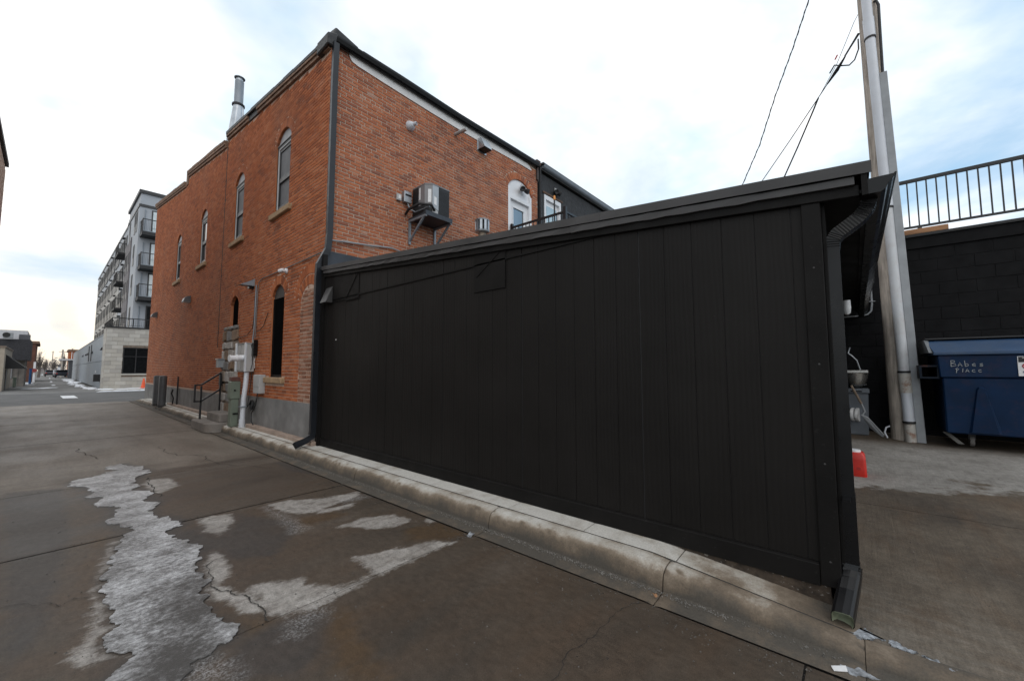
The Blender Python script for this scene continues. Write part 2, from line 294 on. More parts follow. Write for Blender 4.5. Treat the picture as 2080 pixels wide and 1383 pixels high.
def slab_mat():
    m, t, b, g = newmat('alley_concrete'); pos = g.outputs['Position']
    def att(n): return nd(t, 'ShaderNodeAttribute', attribute_name=n).outputs['Fac']
    wob = mth(t, 'MULTIPLY', mth(t, 'SUBTRACT', noise(t, mapped(t, pos, (0.7, 1.3, 1)), 7, 7, 0.75), 0.5), 0.26)
    fine = mth(t, 'MULTIPLY', mth(t, 'SUBTRACT', noise(t, pos, 70, 3, 0.7), 0.5), 0.05)
    w2 = mth(t, 'ADD', wob, fine)
    dry = mth(t, 'MULTIPLY', ramp(t, mth(t, 'ADD', mth(t, 'ADD', att('dry'), w2), 0.5), [(0.483, 0.0), (0.53, 1.0)]), ramp(t, noise(t, mapped(t, pos, (0.8, 2.0, 1)), 5.5, 6, 0.7), [(0.30, 0.35), (0.52, 1.0)]))
    soft = ramp(t, mth(t, 'ADD', mth(t, 'ADD', att('dry'), w2), 0.5), [(0.40, 0.0), (0.50, 1.0)])
    a = noise(t, pos, 0.8, 6, 0.62); a2 = noise(t, mapped(t, pos, (0.7, 2.2, 1)), 1.1, 5, 0.6)
    wet = ramp(t, a, [(0.3, (0.046, 0.038, 0.031)), (0.55, (0.076, 0.060, 0.046)), (0.75, (0.104, 0.085, 0.068))])
    brown = mth(t, 'MULTIPLY', ramp(t, a2, [(0.42, 0.0), (0.66, 1.0)]), 0.75)
    wet = mixc(t, brown, wet, (0.078, 0.054, 0.037))
    rm = ramp(t, mth(t, 'ADD', mth(t, 'ADD', att('rust'), mth(t, 'MULTIPLY', wob, 1.4)), 0.5), [(0.44, 0.0), (0.56, 1.0)])
    wet = mixc(t, mth(t, 'MULTIPLY', rm, 0.75), wet, (0.080, 0.050, 0.026))
    far = ramp(t, mth(t, 'ADD', att('far'), mth(t, 'MULTIPLY', mth(t, 'SUBTRACT', noise(t, mapped(t, pos, (0.35, 1.6, 1)), 1.0, 6, 0.65), 0.5), 1.5)), [(0.35, 0.0), (0.7, 1.0)])
    semi = ramp(t, noise(t, mapped(t, pos, (2.0, 0.4, 1)), 1.2, 6, 0.6), [(0.3, (0.116, 0.097, 0.077)), (0.7, (0.215, 0.188, 0.156))])
    c = mixc(t, mth(t, 'MULTIPLY', far, 0.85), wet, semi)
    dk = ramp(t, mth(t, 'ADD', mth(t, 'ADD', att('dark'), w2), 0.5), [(0.46, 0.0), (0.54, 1.0)])
    c = mixc(t, mth(t, 'MULTIPLY', dk, 0.6), c, (0.045, 0.043, 0.042))
    c = mixc(t, mth(t, 'MULTIPLY', mth(t, 'SUBTRACT', soft, dry), 0.45), c, (0.075, 0.055, 0.04))
    dc = ramp(t, noise(t, pos, 5, 6, 0.7), [(0.3, (0.225, 0.205, 0.185)), (0.7, (0.35, 0.33, 0.305))])
    c = mixc(t, dry, c, dc)
    frost = mth(t, 'MULTIPLY', ramp(t, mth(t, 'ADD', mth(t, 'ADD', att('frost'), mth(t, 'MULTIPLY', wob, 1.5)), 0.5), [(0.42, 0.0), (0.6, 1.0)]), ramp(t, noise(t, pos, 60, 5, 0.75), [(0.45, 0.0), (0.62, 1.0)]))
    c = mixc(t, mth(t, 'MULTIPLY', frost, 0.7), c, (0.5, 0.5, 0.5))
    fl = noise(t, pos, 150, 3, 0.75)
    c = mixc(t, 0.8, c, ramp(t, fl, [(0.3, (0.62,)*3), (0.7, (1.38,)*3)]), 'MULTIPLY')
    c = mixc(t, 0.75, c, ramp(t, noise(t, mapped(t, pos, (1.6, 0.8, 1)), 15, 6, 0.72), [(0.3, (0.66,)*3), (0.7, (1.34,)*3)]), 'MULTIPLY')
    sp = mth(t, 'MULTIPLY', ramp(t, noise(t, pos, 26, 2, 0.5), [(0.735, 0.0), (0.76, 1.0)]), 0.5)
    c = mixc(t, sp, c, (0.03, 0.028, 0.026))
    lk(t, c, b.inputs['Base Color'])
    r = mth(t, 'ADD', mth(t, 'MULTIPLY', dry, 0.22), ramp(t, a, [(0.3, 0.42), (0.7, 0.62)]))
    lk(t, r, b.inputs['Roughness']); b.inputs['Specular IOR Level'].default_value = 0.26
    h = mth(t, 'ADD', mth(t, 'MULTIPLY', noise(t, mapped(t, pos, (1, 3, 1)), 110, 3, 0.7), 0.6), mth(t, 'MULTIPLY', noise(t, pos, 9, 5, 0.6), 0.7))
    lk(t, bumpn(t, h, 0.32, 0.006), b.inputs['Normal'])
    return m
SLABC = slab_mat()
def yard_mat():
    m, t, b, g = newmat('yard_concrete'); pos = g.outputs['Position']
    sx = nd(t, 'ShaderNodeSeparateXYZ'); lk(t, pos, sx.inputs[0])
    a = noise(t, pos, 0.9, 6, 0.65)
    wet = ramp(t, a, [(0.3, (0.066, 0.054, 0.043)), (0.55, (0.116, 0.093, 0.070)), (0.75, (0.165, 0.138, 0.108))])
    wet = mixc(t, mth(t, 'MULTIPLY', ramp(t, noise(t, mapped(t, pos, (1, 2, 1)), 1.3, 6, 0.65), [(0.48, 0.0), (0.68, 1.0)]), 0.7), wet, (0.105, 0.070, 0.045))
    dry = ramp(t, noise(t, pos, 2.2, 6, 0.7), [(0.3, (0.17, 0.158, 0.142)), (0.7, (0.30, 0.285, 0.262))])
    k = mth(t, 'ADD', mth(t, 'MULTIPLY', mth(t, 'SUBTRACT', sx.outputs[0], 6.15), 0.9), mth(t, 'MULTIPLY', mth(t, 'SUBTRACT', noise(t, mapped(t, pos, (1, 0.8, 1)), 1.4, 6, 0.68), 0.5), 2.2))
    k = mth(t, 'ADD', k, mth(t, 'MULTIPLY', mth(t, 'ADD', sx.outputs[1], 0.5), 0.55))
    d = mth(t, 'MULTIPLY', ramp(t, mth(t, 'ADD', k, 0.5), [(0.40, 0.0), (0.56, 1.0)]), ramp(t, mth(t, 'MULTIPLY', sx.outputs[0], 0.1), [(0.82, 1.0), (0.87, 0.0)]))
    c = mixc(t, d, wet, dry)
    near = ramp(t, mth(t, 'ADD', mth(t, 'MULTIPLY', mth(t, 'SUBTRACT', sx.outputs[0], 3.0), 0.35), noise(t, mapped(t, pos, (3, 0.8, 1)), 4, 5, 0.7)), [(0.45, 1.0), (0.7, 0.0)])
    c = mixc(t, mth(t, 'MULTIPLY', near, 0.35), c, (0.20, 0.185, 0.16))
    c = mixc(t, 0.4, c, ramp(t, noise(t, mapped(t, pos, (0.6, 14, 1)), 5, 4, 0.7), [(0.3, (0.74,)*3), (0.7, (1.26,)*3)]), 'MULTIPLY')
    c = mixc(t, 0.8, c, ramp(t, noise(t, pos, 120, 3, 0.75), [(0.3, (0.66,)*3), (0.7, (1.34,)*3)]), 'MULTIPLY')
    c = mixc(t, 0.7, c, ramp(t, noise(t, pos, 14, 6, 0.72), [(0.3, (0.68,)*3), (0.7, (1.32,)*3)]), 'MULTIPLY')
    lk(t, c, b.inputs['Base Color']); b.inputs['Roughness'].default_value = 0.72; b.inputs['Specular IOR Level'].default_value = 0.2
    h = mth(t, 'ADD', noise(t, mapped(t, pos, (0.5, 22, 1)), 3, 3, 0.6), mth(t, 'MULTIPLY', noise(t, pos, 60, 5, 0.7), 0.8))
    lk(t, bumpn(t, h, 0.4, 0.006), b.inputs['Normal']); return m
YARDC = yard_mat()
JOINT = M('joint_dirt', (0.035, 0.031, 0.027), 0.95, var=0.3, vs_=20, bump=0.5)
def ice_mat():
    m, t, b, g = newmat('frosted_ice'); pos = g.outputs['Position']
    st = noise(t, mapped(t, pos, (1.0, 1.25, 1)), 24, 8, 0.9, 0.2)
    big = noise(t, pos, 3.0, 4, 0.6)
    at = nd(t, 'ShaderNodeAttribute', attribute_name='thin').outputs['Fac']
    k = mth(t, 'ADD', st, mth(t, 'MULTIPLY', mth(t, 'SUBTRACT', big, 0.5), 0.5))
    k = mth(t, 'ADD', mth(t, 'SUBTRACT', k, mth(t, 'MULTIPLY', at, 0.15)), -0.015)
    c = ramp(t, k, [(0.34, (0.07, 0.066, 0.062)), (0.45, (0.21, 0.207, 0.205)), (0.56, (0.47, 0.47, 0.475)), (0.70, (0.80, 0.805, 0.82))])
    lk(t, c, b.inputs['Base Color']); b.inputs['Roughness'].default_value = 0.38
    h = mth(t, 'ADD', noise(t, mapped(t, pos, (1, 1.3, 1)), 34, 8, 0.85, 0.2), mth(t, 'MULTIPLY', big, 0.8))
    lk(t, bumpn(t, h, 0.8, 0.012), b.inputs['Normal']); return m
ICE = ice_mat()

# ------------------------------------------------------------------ mesh building
class MB:
    def __init__(s): s.v = []; s.f = []; s.m = []; s.cm = 0
    def add(s, vs_, fs):
        o = len(s.v); s.v.extend([tuple(p) for p in vs_]); s.f.extend([tuple(o+i for i in q) for q in fs]); s.m.extend([s.cm]*len(fs)); return s
    def box(s, x0, x1, y0, y1, z0, z1):
        return s.add([(x0,y0,z0),(x1,y0,z0),(x1,y1,z0),(x0,y1,z0),(x0,y0,z1),(x1,y0,z1),(x1,y1,z1),(x0,y1,z1)],
                     [(0,3,2,1),(4,5,6,7),(0,1,5,4),(1,2,6,5),(2,3,7,6),(3,0,4,7)])
    def hexa(s, b, t):
        return s.add(list(b)+list(t), [(3,2,1,0),(4,5,6,7),(0,1,5,4),(1,2,6,5),(2,3,7,6),(3,0,4,7)])
    def quad(s, *p): return s.add(p, [tuple(range(len(p)))])
    def prism(s, poly, ext):
        n = len(poly); e = Vector(ext); a = [Vector(p) for p in poly]; bb = [p+e for p in a]
        return s.add(a+bb, [tuple(range(n))[::-1], tuple(range(n, 2*n))]+[(i, (i+1) % n, n+(i+1) % n, n+i) for i in range(n)])
    def ring(s, rings, closed=True, caps=True):
        n = len(rings[0]); o = []; fs = []
        for r_ in rings: o.extend(r_)
        for k in range(len(rings)-1):
            for i in range(n if closed else n-1):
                j = (i+1) % n; fs.append((k*n+i, k*n+j, (k+1)*n+j, (k+1)*n+i))
        if caps and closed:
            fs.append(tuple(range(n))[::-1]); fs.append(tuple(range((len(rings)-1)*n, len(rings)*n)))
        return s.add(o, fs)
    def tube(s, pts, r, n=8, caps=True, sq=None):
        pts = [Vector(p) for p in pts]; rings = []
        rr = r if hasattr(r, '__len__') else [r]*len(pts)
        up = None
        for i, p in enumerate(pts):
            d = (pts[min(i+1, len(pts)-1)]-pts[max(i-1, 0)]).normalized()
            if up is None:
                a = Vector((0, 0, 1)) if abs(d.z) < 0.9 else Vector((0, 1, 0)); up = (a-d*a.dot(d)).normalized()
            else: up = (up-d*up.dot(d)).normalized()
            sd_ = d.cross(up)
            if sq:  # rectangular section with half sizes along side and up, fluted optional
                rings.append([p+sd_*(a*sq[0])+up*(b_*sq[1]) for a, b_ in ((-1,-1),(1,-1),(1,1),(-1,1))])
            else: rings.append([p+(sd_*math.cos(2*math.pi*k/n)+up*math.sin(2*math.pi*k/n))*rr[i] for k in range(n)])
        return s.ring(rings, True, caps)
    def lathe(s, c, prof, n=16, ax=Vector((0,0,1))):
        ax = Vector(ax).normalized(); a = Vector((1,0,0)) if abs(ax.x) < 0.9 else Vector((0,1,0)); u = (a-ax*a.dot(ax)).normalized(); v = ax.cross(u); c = Vector(c)
        return s.ring([[c+ax*h+(u*math.cos(2*math.pi*k/n)+v*math.sin(2*math.pi*k/n))*max(r, 1e-4) for k in range(n)] for r, h in prof])
    def build(s, name, mat, parent=None, bevel=0.0, smooth=False, label=None, kind=None, fix=True):
        me = bpy.data.meshes.new(name); vv = np.array(s.v, dtype=float)
        top = parent is None
        loc = Vector((0,0,0))
        if top and len(vv):
            loc = Vector(((vv[:,0].min()+vv[:,0].max())/2, (vv[:,1].min()+vv[:,1].max())/2, vv[:,2].min())); vv = vv-np.array(loc)
        me.from_pydata(vv.tolist(), [], s.f)
        for m_ in (mat if isinstance(mat, (list, tuple)) else [mat]): me.materials.append(m_)
        if isinstance(mat, (list, tuple)): me.polygons.foreach_set('material_index', s.m)
        if fix or bevel:
            bm = bmesh.new(); bm.from_mesh(me)
            if fix: bmesh.ops.recalc_face_normals(bm, faces=bm.faces)
            if bevel:
                es = [e for e in bm.edges if len(e.link_faces) == 2 and e.calc_face_angle(0) > 0.5]
                bmesh.ops.bevel(bm, geom=es, offset=bevel, segments=1, affect='EDGES', clamp_overlap=True)
            bm.to_mesh(me); bm.free()
        if smooth:
            me.polygons.foreach_set('use_smooth', [True]*len(me.polygons))
            try: me.set_sharp_from_angle(angle=R(40))
            except Exception: pass
        o = bpy.data.objects.new(name, me); COL.objects.link(o); o.location = loc
        if parent is not None: adopt(o, parent)
        if label: o['label'] = label
        if kind: o['kind'] = kind
        return o
def wloc(o):
    l = Vector(o.location); p = o.parent
    while p is not None and p.type == 'MESH': p = p.parent
    return l
ROOTLOC = {}
def adopt(o, parent):
    o.parent = parent
    if parent.type == 'EMPTY': o.matrix_parent_inverse = Matrix.Translation(-Vector(parent.location))
    elif parent.parent is None: o.matrix_parent_inverse = Matrix.Translation(-Vector(parent.location))
def tag(o, label, cat, group=None):
    o['label'] = label; o['category'] = cat
    if group: o['group'] = group
    return o
def thing(name, label, cat, loc, group=None):
    e = bpy.data.objects.new(name, None); COL.objects.link(e); e.location = loc; e.empty_display_size = 0.2
    return tag(e, label, cat, group)
def structure(o): o['kind'] = 'structure'; return o
def grid_mesh(name, xs, ys, zf, mat, parent=None, kind=None, skip=None):
    nx, ny = len(xs), len(ys); XX, YY = np.meshgrid(xs, ys); ZZ = zf(XX, YY)
    v = np.stack([XX, YY, ZZ], -1).reshape(-1, 3); i = np.arange((ny-1)*nx).reshape(ny-1, nx)[:, :-1].ravel()
    f = np.stack([i, i+1, i+nx+1, i+nx], -1)
    me = bpy.data.meshes.new(name); me.from_pydata(v.tolist(), [], f.tolist()); me.materials.append(mat)
    me.polygons.foreach_set('use_smooth', [True]*len(me.polygons))
    o = bpy.data.objects.new(name, me); COL.objects.link(o)
    if parent is not None: adopt(o, parent)
    if kind: o['kind'] = kind
    return o, v
def sdf(pts, poly):
    """signed distance, positive inside"""
    p = pts[:, :2]; q = np.array([(a[0], a[1]) for a in poly]); d = np.full(len(p), 1e9); ins = np.zeros(len(p), bool)
    for i in range(len(q)):
        a = q[i]; b_ = q[(i+1) % len(q)]; e = b_-a; w = p-a
        h = np.clip((w@e)/max(e@e, 1e-9), 0, 1); d = np.minimum(d, np.linalg.norm(w-h[:, None]*e, axis=1))
        c = (a[1] > p[:, 1]) != (b_[1] > p[:, 1])
        with np.errstate(divide='ignore', invalid='ignore'):
            xi = (b_[0]-a[0])*(p[:, 1]-a[1])/(b_[1]-a[1])+a[0]
        ins ^= c & (p[:, 0] < xi)
    return np.where(ins, d, -d)
def polyset(v, polys, z=0.0):
    out = np.full(len(v), -1.0)
    for pl in polys:
        w = [P(x, y, Z=z) for x, y in pl]
        out = np.maximum(out, sdf(v, w))
    return np.clip(out, -1, 1)
def attr(o, name, vals):
    a = o.data.attributes.new(name, 'FLOAT', 'POINT'); a.data.foreach_set('value', np.asarray(vals, dtype=np.float32))

# ================================================================== GROUND, ALLEY, KERB, YARD
XK = 2.55      # where the gutter pan starts
g = MB()
NB = 40
def ground_sheet():
    xs = [-700, -60, -20, -9, 12, 60, 200, 700]; ys = [-300, -60, -12, 26.2, 60, 150, 400, 900]
    o, _ = grid_mesh('ground', xs, ys, lambda x, y: np.full(x.shape, -0.09), GROUND, kind='structure')
ground_sheet()
bed = MB().box(-1.25, XK+0.36, -5.0, 26.0, -0.08, -0.022).build('alley', JOINT, kind='structure')
SLABY = [-4.6, -2.15, 0.25, 2.68, 5.03, 7.45, 9.9, 12.3, 14.7, 17.1, 19.5, 21.9, 24.2, 26.0]
DRY = [
 [(545,1022),(590,1015),(640,1013),(700,1003),(728,996),(735,1002),(690,1020),(640,1040),(590,1042),(560,1035)],
 [(645,1043),(700,1033),(720,1026),(716,1022),(680,1028),(640,1036)],
 [(672,1070),(705,1062),(735,1050),(800,1045),(845,1057),(800,1068),(745,1074),(705,1071)],
 [(718,1130),(770,1120),(830,1108),(880,1097),(925,1100),(870,1125),(800,1155),(770,1170),(745,1155)],
 [(515,1185),(560,1180),(610,1173),(640,1190),(700,1185),(740,1172),(790,1158),(720,1195),(660,1225),(620,1243),(570,1252),(545,1250),(525,1215),(505,1195)],
 [(425,1125),(438,1120),(462,1145),(468,1165),(450,1190),(480,1200),(520,1210),(540,1240),(500,1250),(470,1225),(430,1218),(425,1195),(410,1170)],
 [(245,1090),(225,1100),(205,1150),(190,1190),(188,1230),(172,1300),(132,1340),(170,1352),(240,1330),(270,1325),(210,1322),(208,1290),(238,1270),(215,1210),(230,1150)],
 [(400,1053),(430,1046),(470,1043),(475,1060),(445,1085),(420,1080)],
 [(868,1052),(884,1054),(880,1060),(866,1060)],
 [(275,990),(300,975),(345,970),(365,985),(330,1000),(300,1005)],
]
RUST = [[(640,1250),(700,1235),(735,1300),(790,1383),(700,1383),(670,1300)], [(535,1075),(600,1055),(680,1035),(700,1045),(620,1070),(560,1082)],
        [(380,1240),(440,1215),(545,1262),(520,1283),(430,1290)], [(196,1090),(215,1085),(190,1150),(176,1230),(170,1180)], [(820,1075),(900,1055),(950,1085),(900,1097),(830,1100)]]
DARK = [[(560,1262),(640,1233),(690,1240),(650,1330),(620,1383),(440,1383),(470,1310)], [(555,940),(640,925),(700,945),(640,965),(590,958)], [(0,1000),(130,990),(150,1080),(100,1280),(0,1383)], [(330,1090),(480,1040),(620,1060),(560,1130),(430,1140)]]
FROST = [[(600,1270),(620,1245),(655,1233),(660,1250),(630,1265),(608,1287)], [(378,1362),(420,1340),(462,1350),(470,1378),(430,1383),(385,1383)], [(594,1280),(616,1275),(610,1284),(598,1288)],
         [(690,1015),(730,1005),(745,1008),(700,1022)], [(580,925),(640,915),(660,930),(610,945)], [(540,1030),(620,1070),(600,1080)]]
ICEZ = [(390,280),(440,258),(560,235),(600,218),(660,210),(640,180),(690,170),(740,185),(800,195),(835,205),(790,235),(750,260),(770,290),(840,330),(880,385),(860,410),(850,450),(880,480),(940,465),(1000,490),(1020,515),(960,535),(980,570),(1060,600),(1110,650),(1130,700),(1085,730),(1110,780),(1160,840),(1120,880),(1150,960),(1190,1010),(1250,1030),(1330,1100),(1300,1150),(1210,1190),(1150,1250),(1060,1290),(1010,1383),(960,1500),(540,1500),(590,1383),(640,1340),(700,1290),(740,1222),(640,1225),(580,1200),(575,1170),(620,1110),(680,1065),(625,1040),(650,990),(600,975),(640,960),(600,920),(610,900),(555,880),(610,830),(565,822),(590,780),(640,740),(640,700),(660,660),(640,650),(670,600),(745,537),(670,525),(590,500),(640,450),(640,435),(590,410),(540,390),(490,350),(520,320),(450,300)]
ICEPIX = [(x/2.75, 880+y/2.75) for x, y in ICEZ]
for a, b_ in zip(SLABY[:-1], SLABY[1:]):
    near = -0.5 < a < 9
    st = 0.022 if near else 0.12
    xs = np.linspace(-1.25, XK, int(3.8/st)); ys = np.linspace(a+0.005, b_-0.005, max(4, int((b_-a)/st)))
    ph = random.uniform(-0.003, 0.003)
    def zf(x, y, a=a, b_=b_, ph=ph):
        e = np.minimum(np.minimum(y-a, b_-y), XK-x)
        return ph - 0.007*np.exp(-(e/0.010)) + 0.0*x
    o, v = grid_mesh('concrete_slab', xs, ys, zf, SLABC, bed)
    attr(o, 'dry', np.minimum(polyset(v, DRY), -polyset(v, [ICEPIX])-.03) if near else np.full(len(v), -1.0))
    attr(o, 'rust', polyset(v, RUST) if near else np.full(len(v), -1.0))
    attr(o, 'dark', np.maximum(polyset(v, DARK)-.02, polyset(v, [ICEPIX])+.055) if near else np.full(len(v), -1.0))
    attr(o, 'frost', polyset(v, FROST) if near else np.full(len(v), -1.0))
    attr(o, 'far', np.clip((v[:, 1]-5.2)/5.0, 0, 1))

# ice sheet in the middle of the alley
def ragged(poly, amp, it=3):
    pts = [Vector((p[0], p[1])) for p in poly]
    for k in range(it):
        out = []
        for i, p in enumerate(pts):
            q = pts[(i+1) % len(pts)]; d = q-p; out.append(p)
            nrm = Vector((-d.y, d.x)); out.append((p+q)/2+nrm*random.uniform(-amp, amp))
        pts = out
    return pts
outl = ragged([P(x/2.75, 880+y/2.75, Z=0) for x, y in ICEZ], 0.28, 3)
bm = bmesh.new()
vt = [bm.verts.new((p.x, p.y, 0.0075)) for p in outl]; bm.faces.new(vt)
bmesh.ops.triangulate(bm, faces=bm.faces)
r_ = bmesh.ops.extrude_face_region(bm, geom=list(bm.faces))
low_v = [e for e in r_['geom'] if isinstance(e, bmesh.types.BMVert)]
for v_ in low_v: v_.co.z = 0.0015
bmesh.ops.recalc_face_normals(bm, faces=bm.faces)
bmesh.ops.subdivide_edges(bm, edges=[e for e in bm.edges if e.calc_length() > 0.25 and all(abs(v_.co.z-0.0075) < 1e-4 for v_ in e.verts)], cuts=3, use_grid_fill=True)
me = bpy.data.meshes.new('ice_patch'); bm.to_mesh(me); bm.free(); me.materials.append(ICE)
ice = bpy.data.objects.new('ice_patch', me); COL.objects.link(ice); ice['kind'] = 'structure'
vv = np.array([v_.co[:] for v_ in me.vertices])
thin = polyset(vv, [[(360,1180),(430,1120),(470,1250),(440,1330),(380,1400),(200,1440),(300,1300)]])
attr(ice, 'thin', np.clip(thin*4+0.3, 0, 1))

# cracks in the slabs
def crack(pix, wd=0.006, z=0.004):
    pts = ragged_line([P(x, y, Z=0) for x, y in pix]); mb = MB()
    for p, q in zip(pts[:-1], pts[1:]):
        d = (q-p); 
        if d.length < 1e-5: continue
        n_ = Vector((-d.y, d.x, 0)).normalized()*wd*random.uniform(0.3, 1.0)
        mb.add([p-n_, q-n_, q+n_, p+n_], [(0,1,2,3)])
    mb.v = [(a[0], a[1], z) for a in mb.v]
    return mb.build('pavement_crack', JOINT, kind='structure')
def ragged_line(pts, amp=0.16, it=3):
    for k in range(it):
        out = []
        for p, q in zip(pts[:-1], pts[1:]):
            d = q-p; out += [p, (p+q)/2+Vector((-d.y, d.x, 0))*random.uniform(-amp, amp)]
        pts = out+[pts[-1]]
    return pts
crack([(428,1190),(440,1196),(470,1200),(500,1210),(515,1225),(535,1238),(545,1262)], 0.006)
crack([(300,970),(308,985),(312,1000),(322,1010)], 0.008)
crack([(166,910),(172,920),(200,932)], 0.008)
crack([(428,1190),(424,1165),(432,1140)], 0.004)
crack([(0,1235),(60,1228),(120,1232),(150,1215),(185,1212)], 0.003)
crack([(1120,1383),(1150,1330),(1210,1290),(1260,1240),(1318,1222)], 0.0025)
crack([(560,1040),(620,1030),(665,1012),(690,985)], 0.003)
crack([(330,905),(360,925),(420,930),(470,945),(560,950)], 0.006)

def yz0(x): return 0.052+0.05*(x-2.885)
# kerb with gutter pan
def kh(y):
    return 0.06+0.11*min(1, max(0, (y-0.05)/1.1)) if y < 1.3 else (0.17 if y < 24.2 else max(0.03, 0.17-0.14*(y-24.2)/1.6))
KPROF = [(2.555, 0.0, .16), (2.66, 0.008, .06), (2.70, 0.012, -.10), (2.716, 0.03, -.05), (2.722, 0.30, .22), (2.729, 0.52, .30), (2.740, 0.72, .42), (2.762, 0.88, .64), (2.79, 0.93, .80), (2.83, 0.98, .82), (2.872, 1.0, .72), (2.879, 0.985, .3)]  # third value: clean to dirty tone, with contact shade painted at the foot
kerb = MB().box(2.58, 3.0, -5.0, 25.8, -0.08, -0.024).build('kerb', JOINT, kind='structure')
KJ = [-4.5, -2.1, 0.02, 1.02, 2.62, 5.08, 7.0, 9.4, 11.8, 14.2, 16.6, 19.0, 21.4, 23.6, 25.7]
for a, b_ in zip(KJ[:-1], KJ[1:]):
    gp_ = 0.0015 if abs(a-.02) < .01 or abs(b_-.02) < .01 else 0.005; yy = np.linspace(a+gp_, b_-gp_, max(3, int((b_-a)/0.04))); nv = len(KPROF); v = []; cl = []
    for y in yy:
        e = min(y-a, b_-y); sh = 0.010*math.exp(-e/0.012); h = kh(y)
        wob = 0.004*math.sin(y*2.1+a)+0.003*math.sin(y*5.7)
        for i, (x, z, c) in enumerate(KPROF):
            zz_ = z if i < 3 else 0.014+(h-0.014)*z
            xx = x+(wob if 3 <= i <= 8 else 0)
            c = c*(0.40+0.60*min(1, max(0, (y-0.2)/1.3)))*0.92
            chip = 0.008*random.random() if i in (7, 8) and random.random() < .07 else 0
            v.append((xx+chip*.6, y, zz_-sh-chip-(0 if i < 3 else 0.003*random.random()))); cl.append(c-(.25 if chip > .003 else 0))
        v.append((2.879, y, -0.06)); cl.append(0.1)
    n_ = nv+1; f = [(k*n_+i, k*n_+i+1, (k+1)*n_+i+1, (k+1)*n_+i) for k in range(len(yy)-1) for i in range(n_-1)]
    f += [tuple(range(n_)), tuple(range((len(yy)-1)*n_, len(yy)*n_))[::-1]]
    mb = MB(); mb.add(v, f); o = mb.build('kerb_stone', KERBC, kerb, fix=True, smooth=True)
    attr(o, 'clean_shade', cl)
# grit and thaw crumbs lying in the gutter pan
gm = MB()
for _ in range(1500):
    y = random.choice([random.uniform(0.1, 3.2), random.uniform(0.6, 2.6), random.uniform(2.5, 7.5)]); x = random.gauss(2.685, 0.022)
    s = random.uniform(0.002, 0.006)
    if x > 2.708 or x < 2.57: continue
    gm.add([(x-s, y-s, 0.012), (x+s, y-s*.6, 0.012), (x+s*.4, y+s, 0.012), (x, y, 0.012+s*1.3)], [(0,1,3),(1,2,3),(2,0,3)])
gm.build('gutter_grit', M('salt_grit', (0.20, 0.19, 0.175), 0.85, var=0.6, vs_=40), kind='stuff')

gm = MB()
def crumb(x, y, z, s):
    a = random.random()*6.28; c, d = math.cos(a)*s, math.sin(a)*s; h = s*random.uniform(.5, 1.1)
    gm.add([(x+c, y+d, z), (x-d, y+c, z), (x-c*.8, y-d*.7, z), (x+d, y-c*.9, z), (x+c*.3, y+d*.2, z+h), (x-c*.3, y-d*.2, z+h*.8)], [(0,1,4),(1,2,5),(1,5,4),(2,3,5),(3,0,4),(3,4,5)])
for _ in range(2600):
    y = .2+abs(random.gauss(0, 1))*3.0; x = random.uniform(-.6, 2.54)
    if random.random() < .35: x = 2.54-abs(random.gauss(0, .12))
    if random.random() < .25: y = random.choice([2.68, 5.03, 7.45])+random.gauss(0, .03)
    crumb(x, y, .001, random.choice([.002, .0025, .003, .004, .006]))
gm.build('alley_grit', M('dark_alley_grit', (0.085, 0.078, 0.07), 0.9, var=.8, vs_=30), kind='stuff')
gm = MB()
for _ in range(900):
    x = random.uniform(2.95, 9.2); y = random.uniform(-3.2, .05); crumb(x, y, yz0(x), random.choice([.002, .003, .004, .006]))
gm.build('yard_grit', M('pale_yard_grit', (0.15, 0.135, 0.115), 0.9, var=.8, vs_=30), kind='stuff')
# narrow walk between kerb and walls
walk = MB().box(2.886, 3.12, 0.03, 25.8, -0.08, 0.02).build('walkway', JOINT, kind='structure')
WJ = [0.03, 0.99, 1.72, 2.53, 3.7, 4.85, 7.0, 8.5, 10.0, 11.5, 13.0, 14.5, 16, 17.5, 19, 20.5, 22, 23.5, 25.7]
for a, b_ in zip(WJ[:-1], WJ[1:]):
    yy = np.linspace(a+0.004, b_-0.004, 14); xe = 3.135; v = []
    for y in yy:
        h = kh(y); e = min(y-a, b_-y); sh = 0.006*math.exp(-e/0.01)
        v += [(2.889, y, -0.05), (2.889, y, h-0.014-sh), (2.897, y, h-0.002-sh), (3.02, y, h+0.004-sh), (xe, y, h+0.008-sh)]
    f = [(k*5+i, k*5+i+1, (k+1)*5+i+1, (k+1)*5+i) for k in range(13) for i in range(4)]+[(0,1,2,3,4), (69,68,67,66,65)]
    wo_ = MB().add(v, f).build('walk_slab', KERBC, walk); attr(wo_, 'clean_shade', [(.86 if i % 5 else .2)*(0.30+0.70*min(1, max(0, (q_[1]-0.15)/1.0))) for i, q_ in enumerate(v)])

for a, b_ in ((0.05, 1.2), (1.2, 24.2)):
    yy = np.linspace(a, b_, 30); jm = MB()
    for p, q in zip(yy[:-1], yy[1:]): jm.add([(2.8765, p, kh(p)-.004), (2.8915, p, kh(p)-.003), (2.8915, q, kh(q)-.003), (2.8765, q, kh(q)-.004)], [(0,1,2,3)])
    jm.build('joint_strip', JOINT, walk)
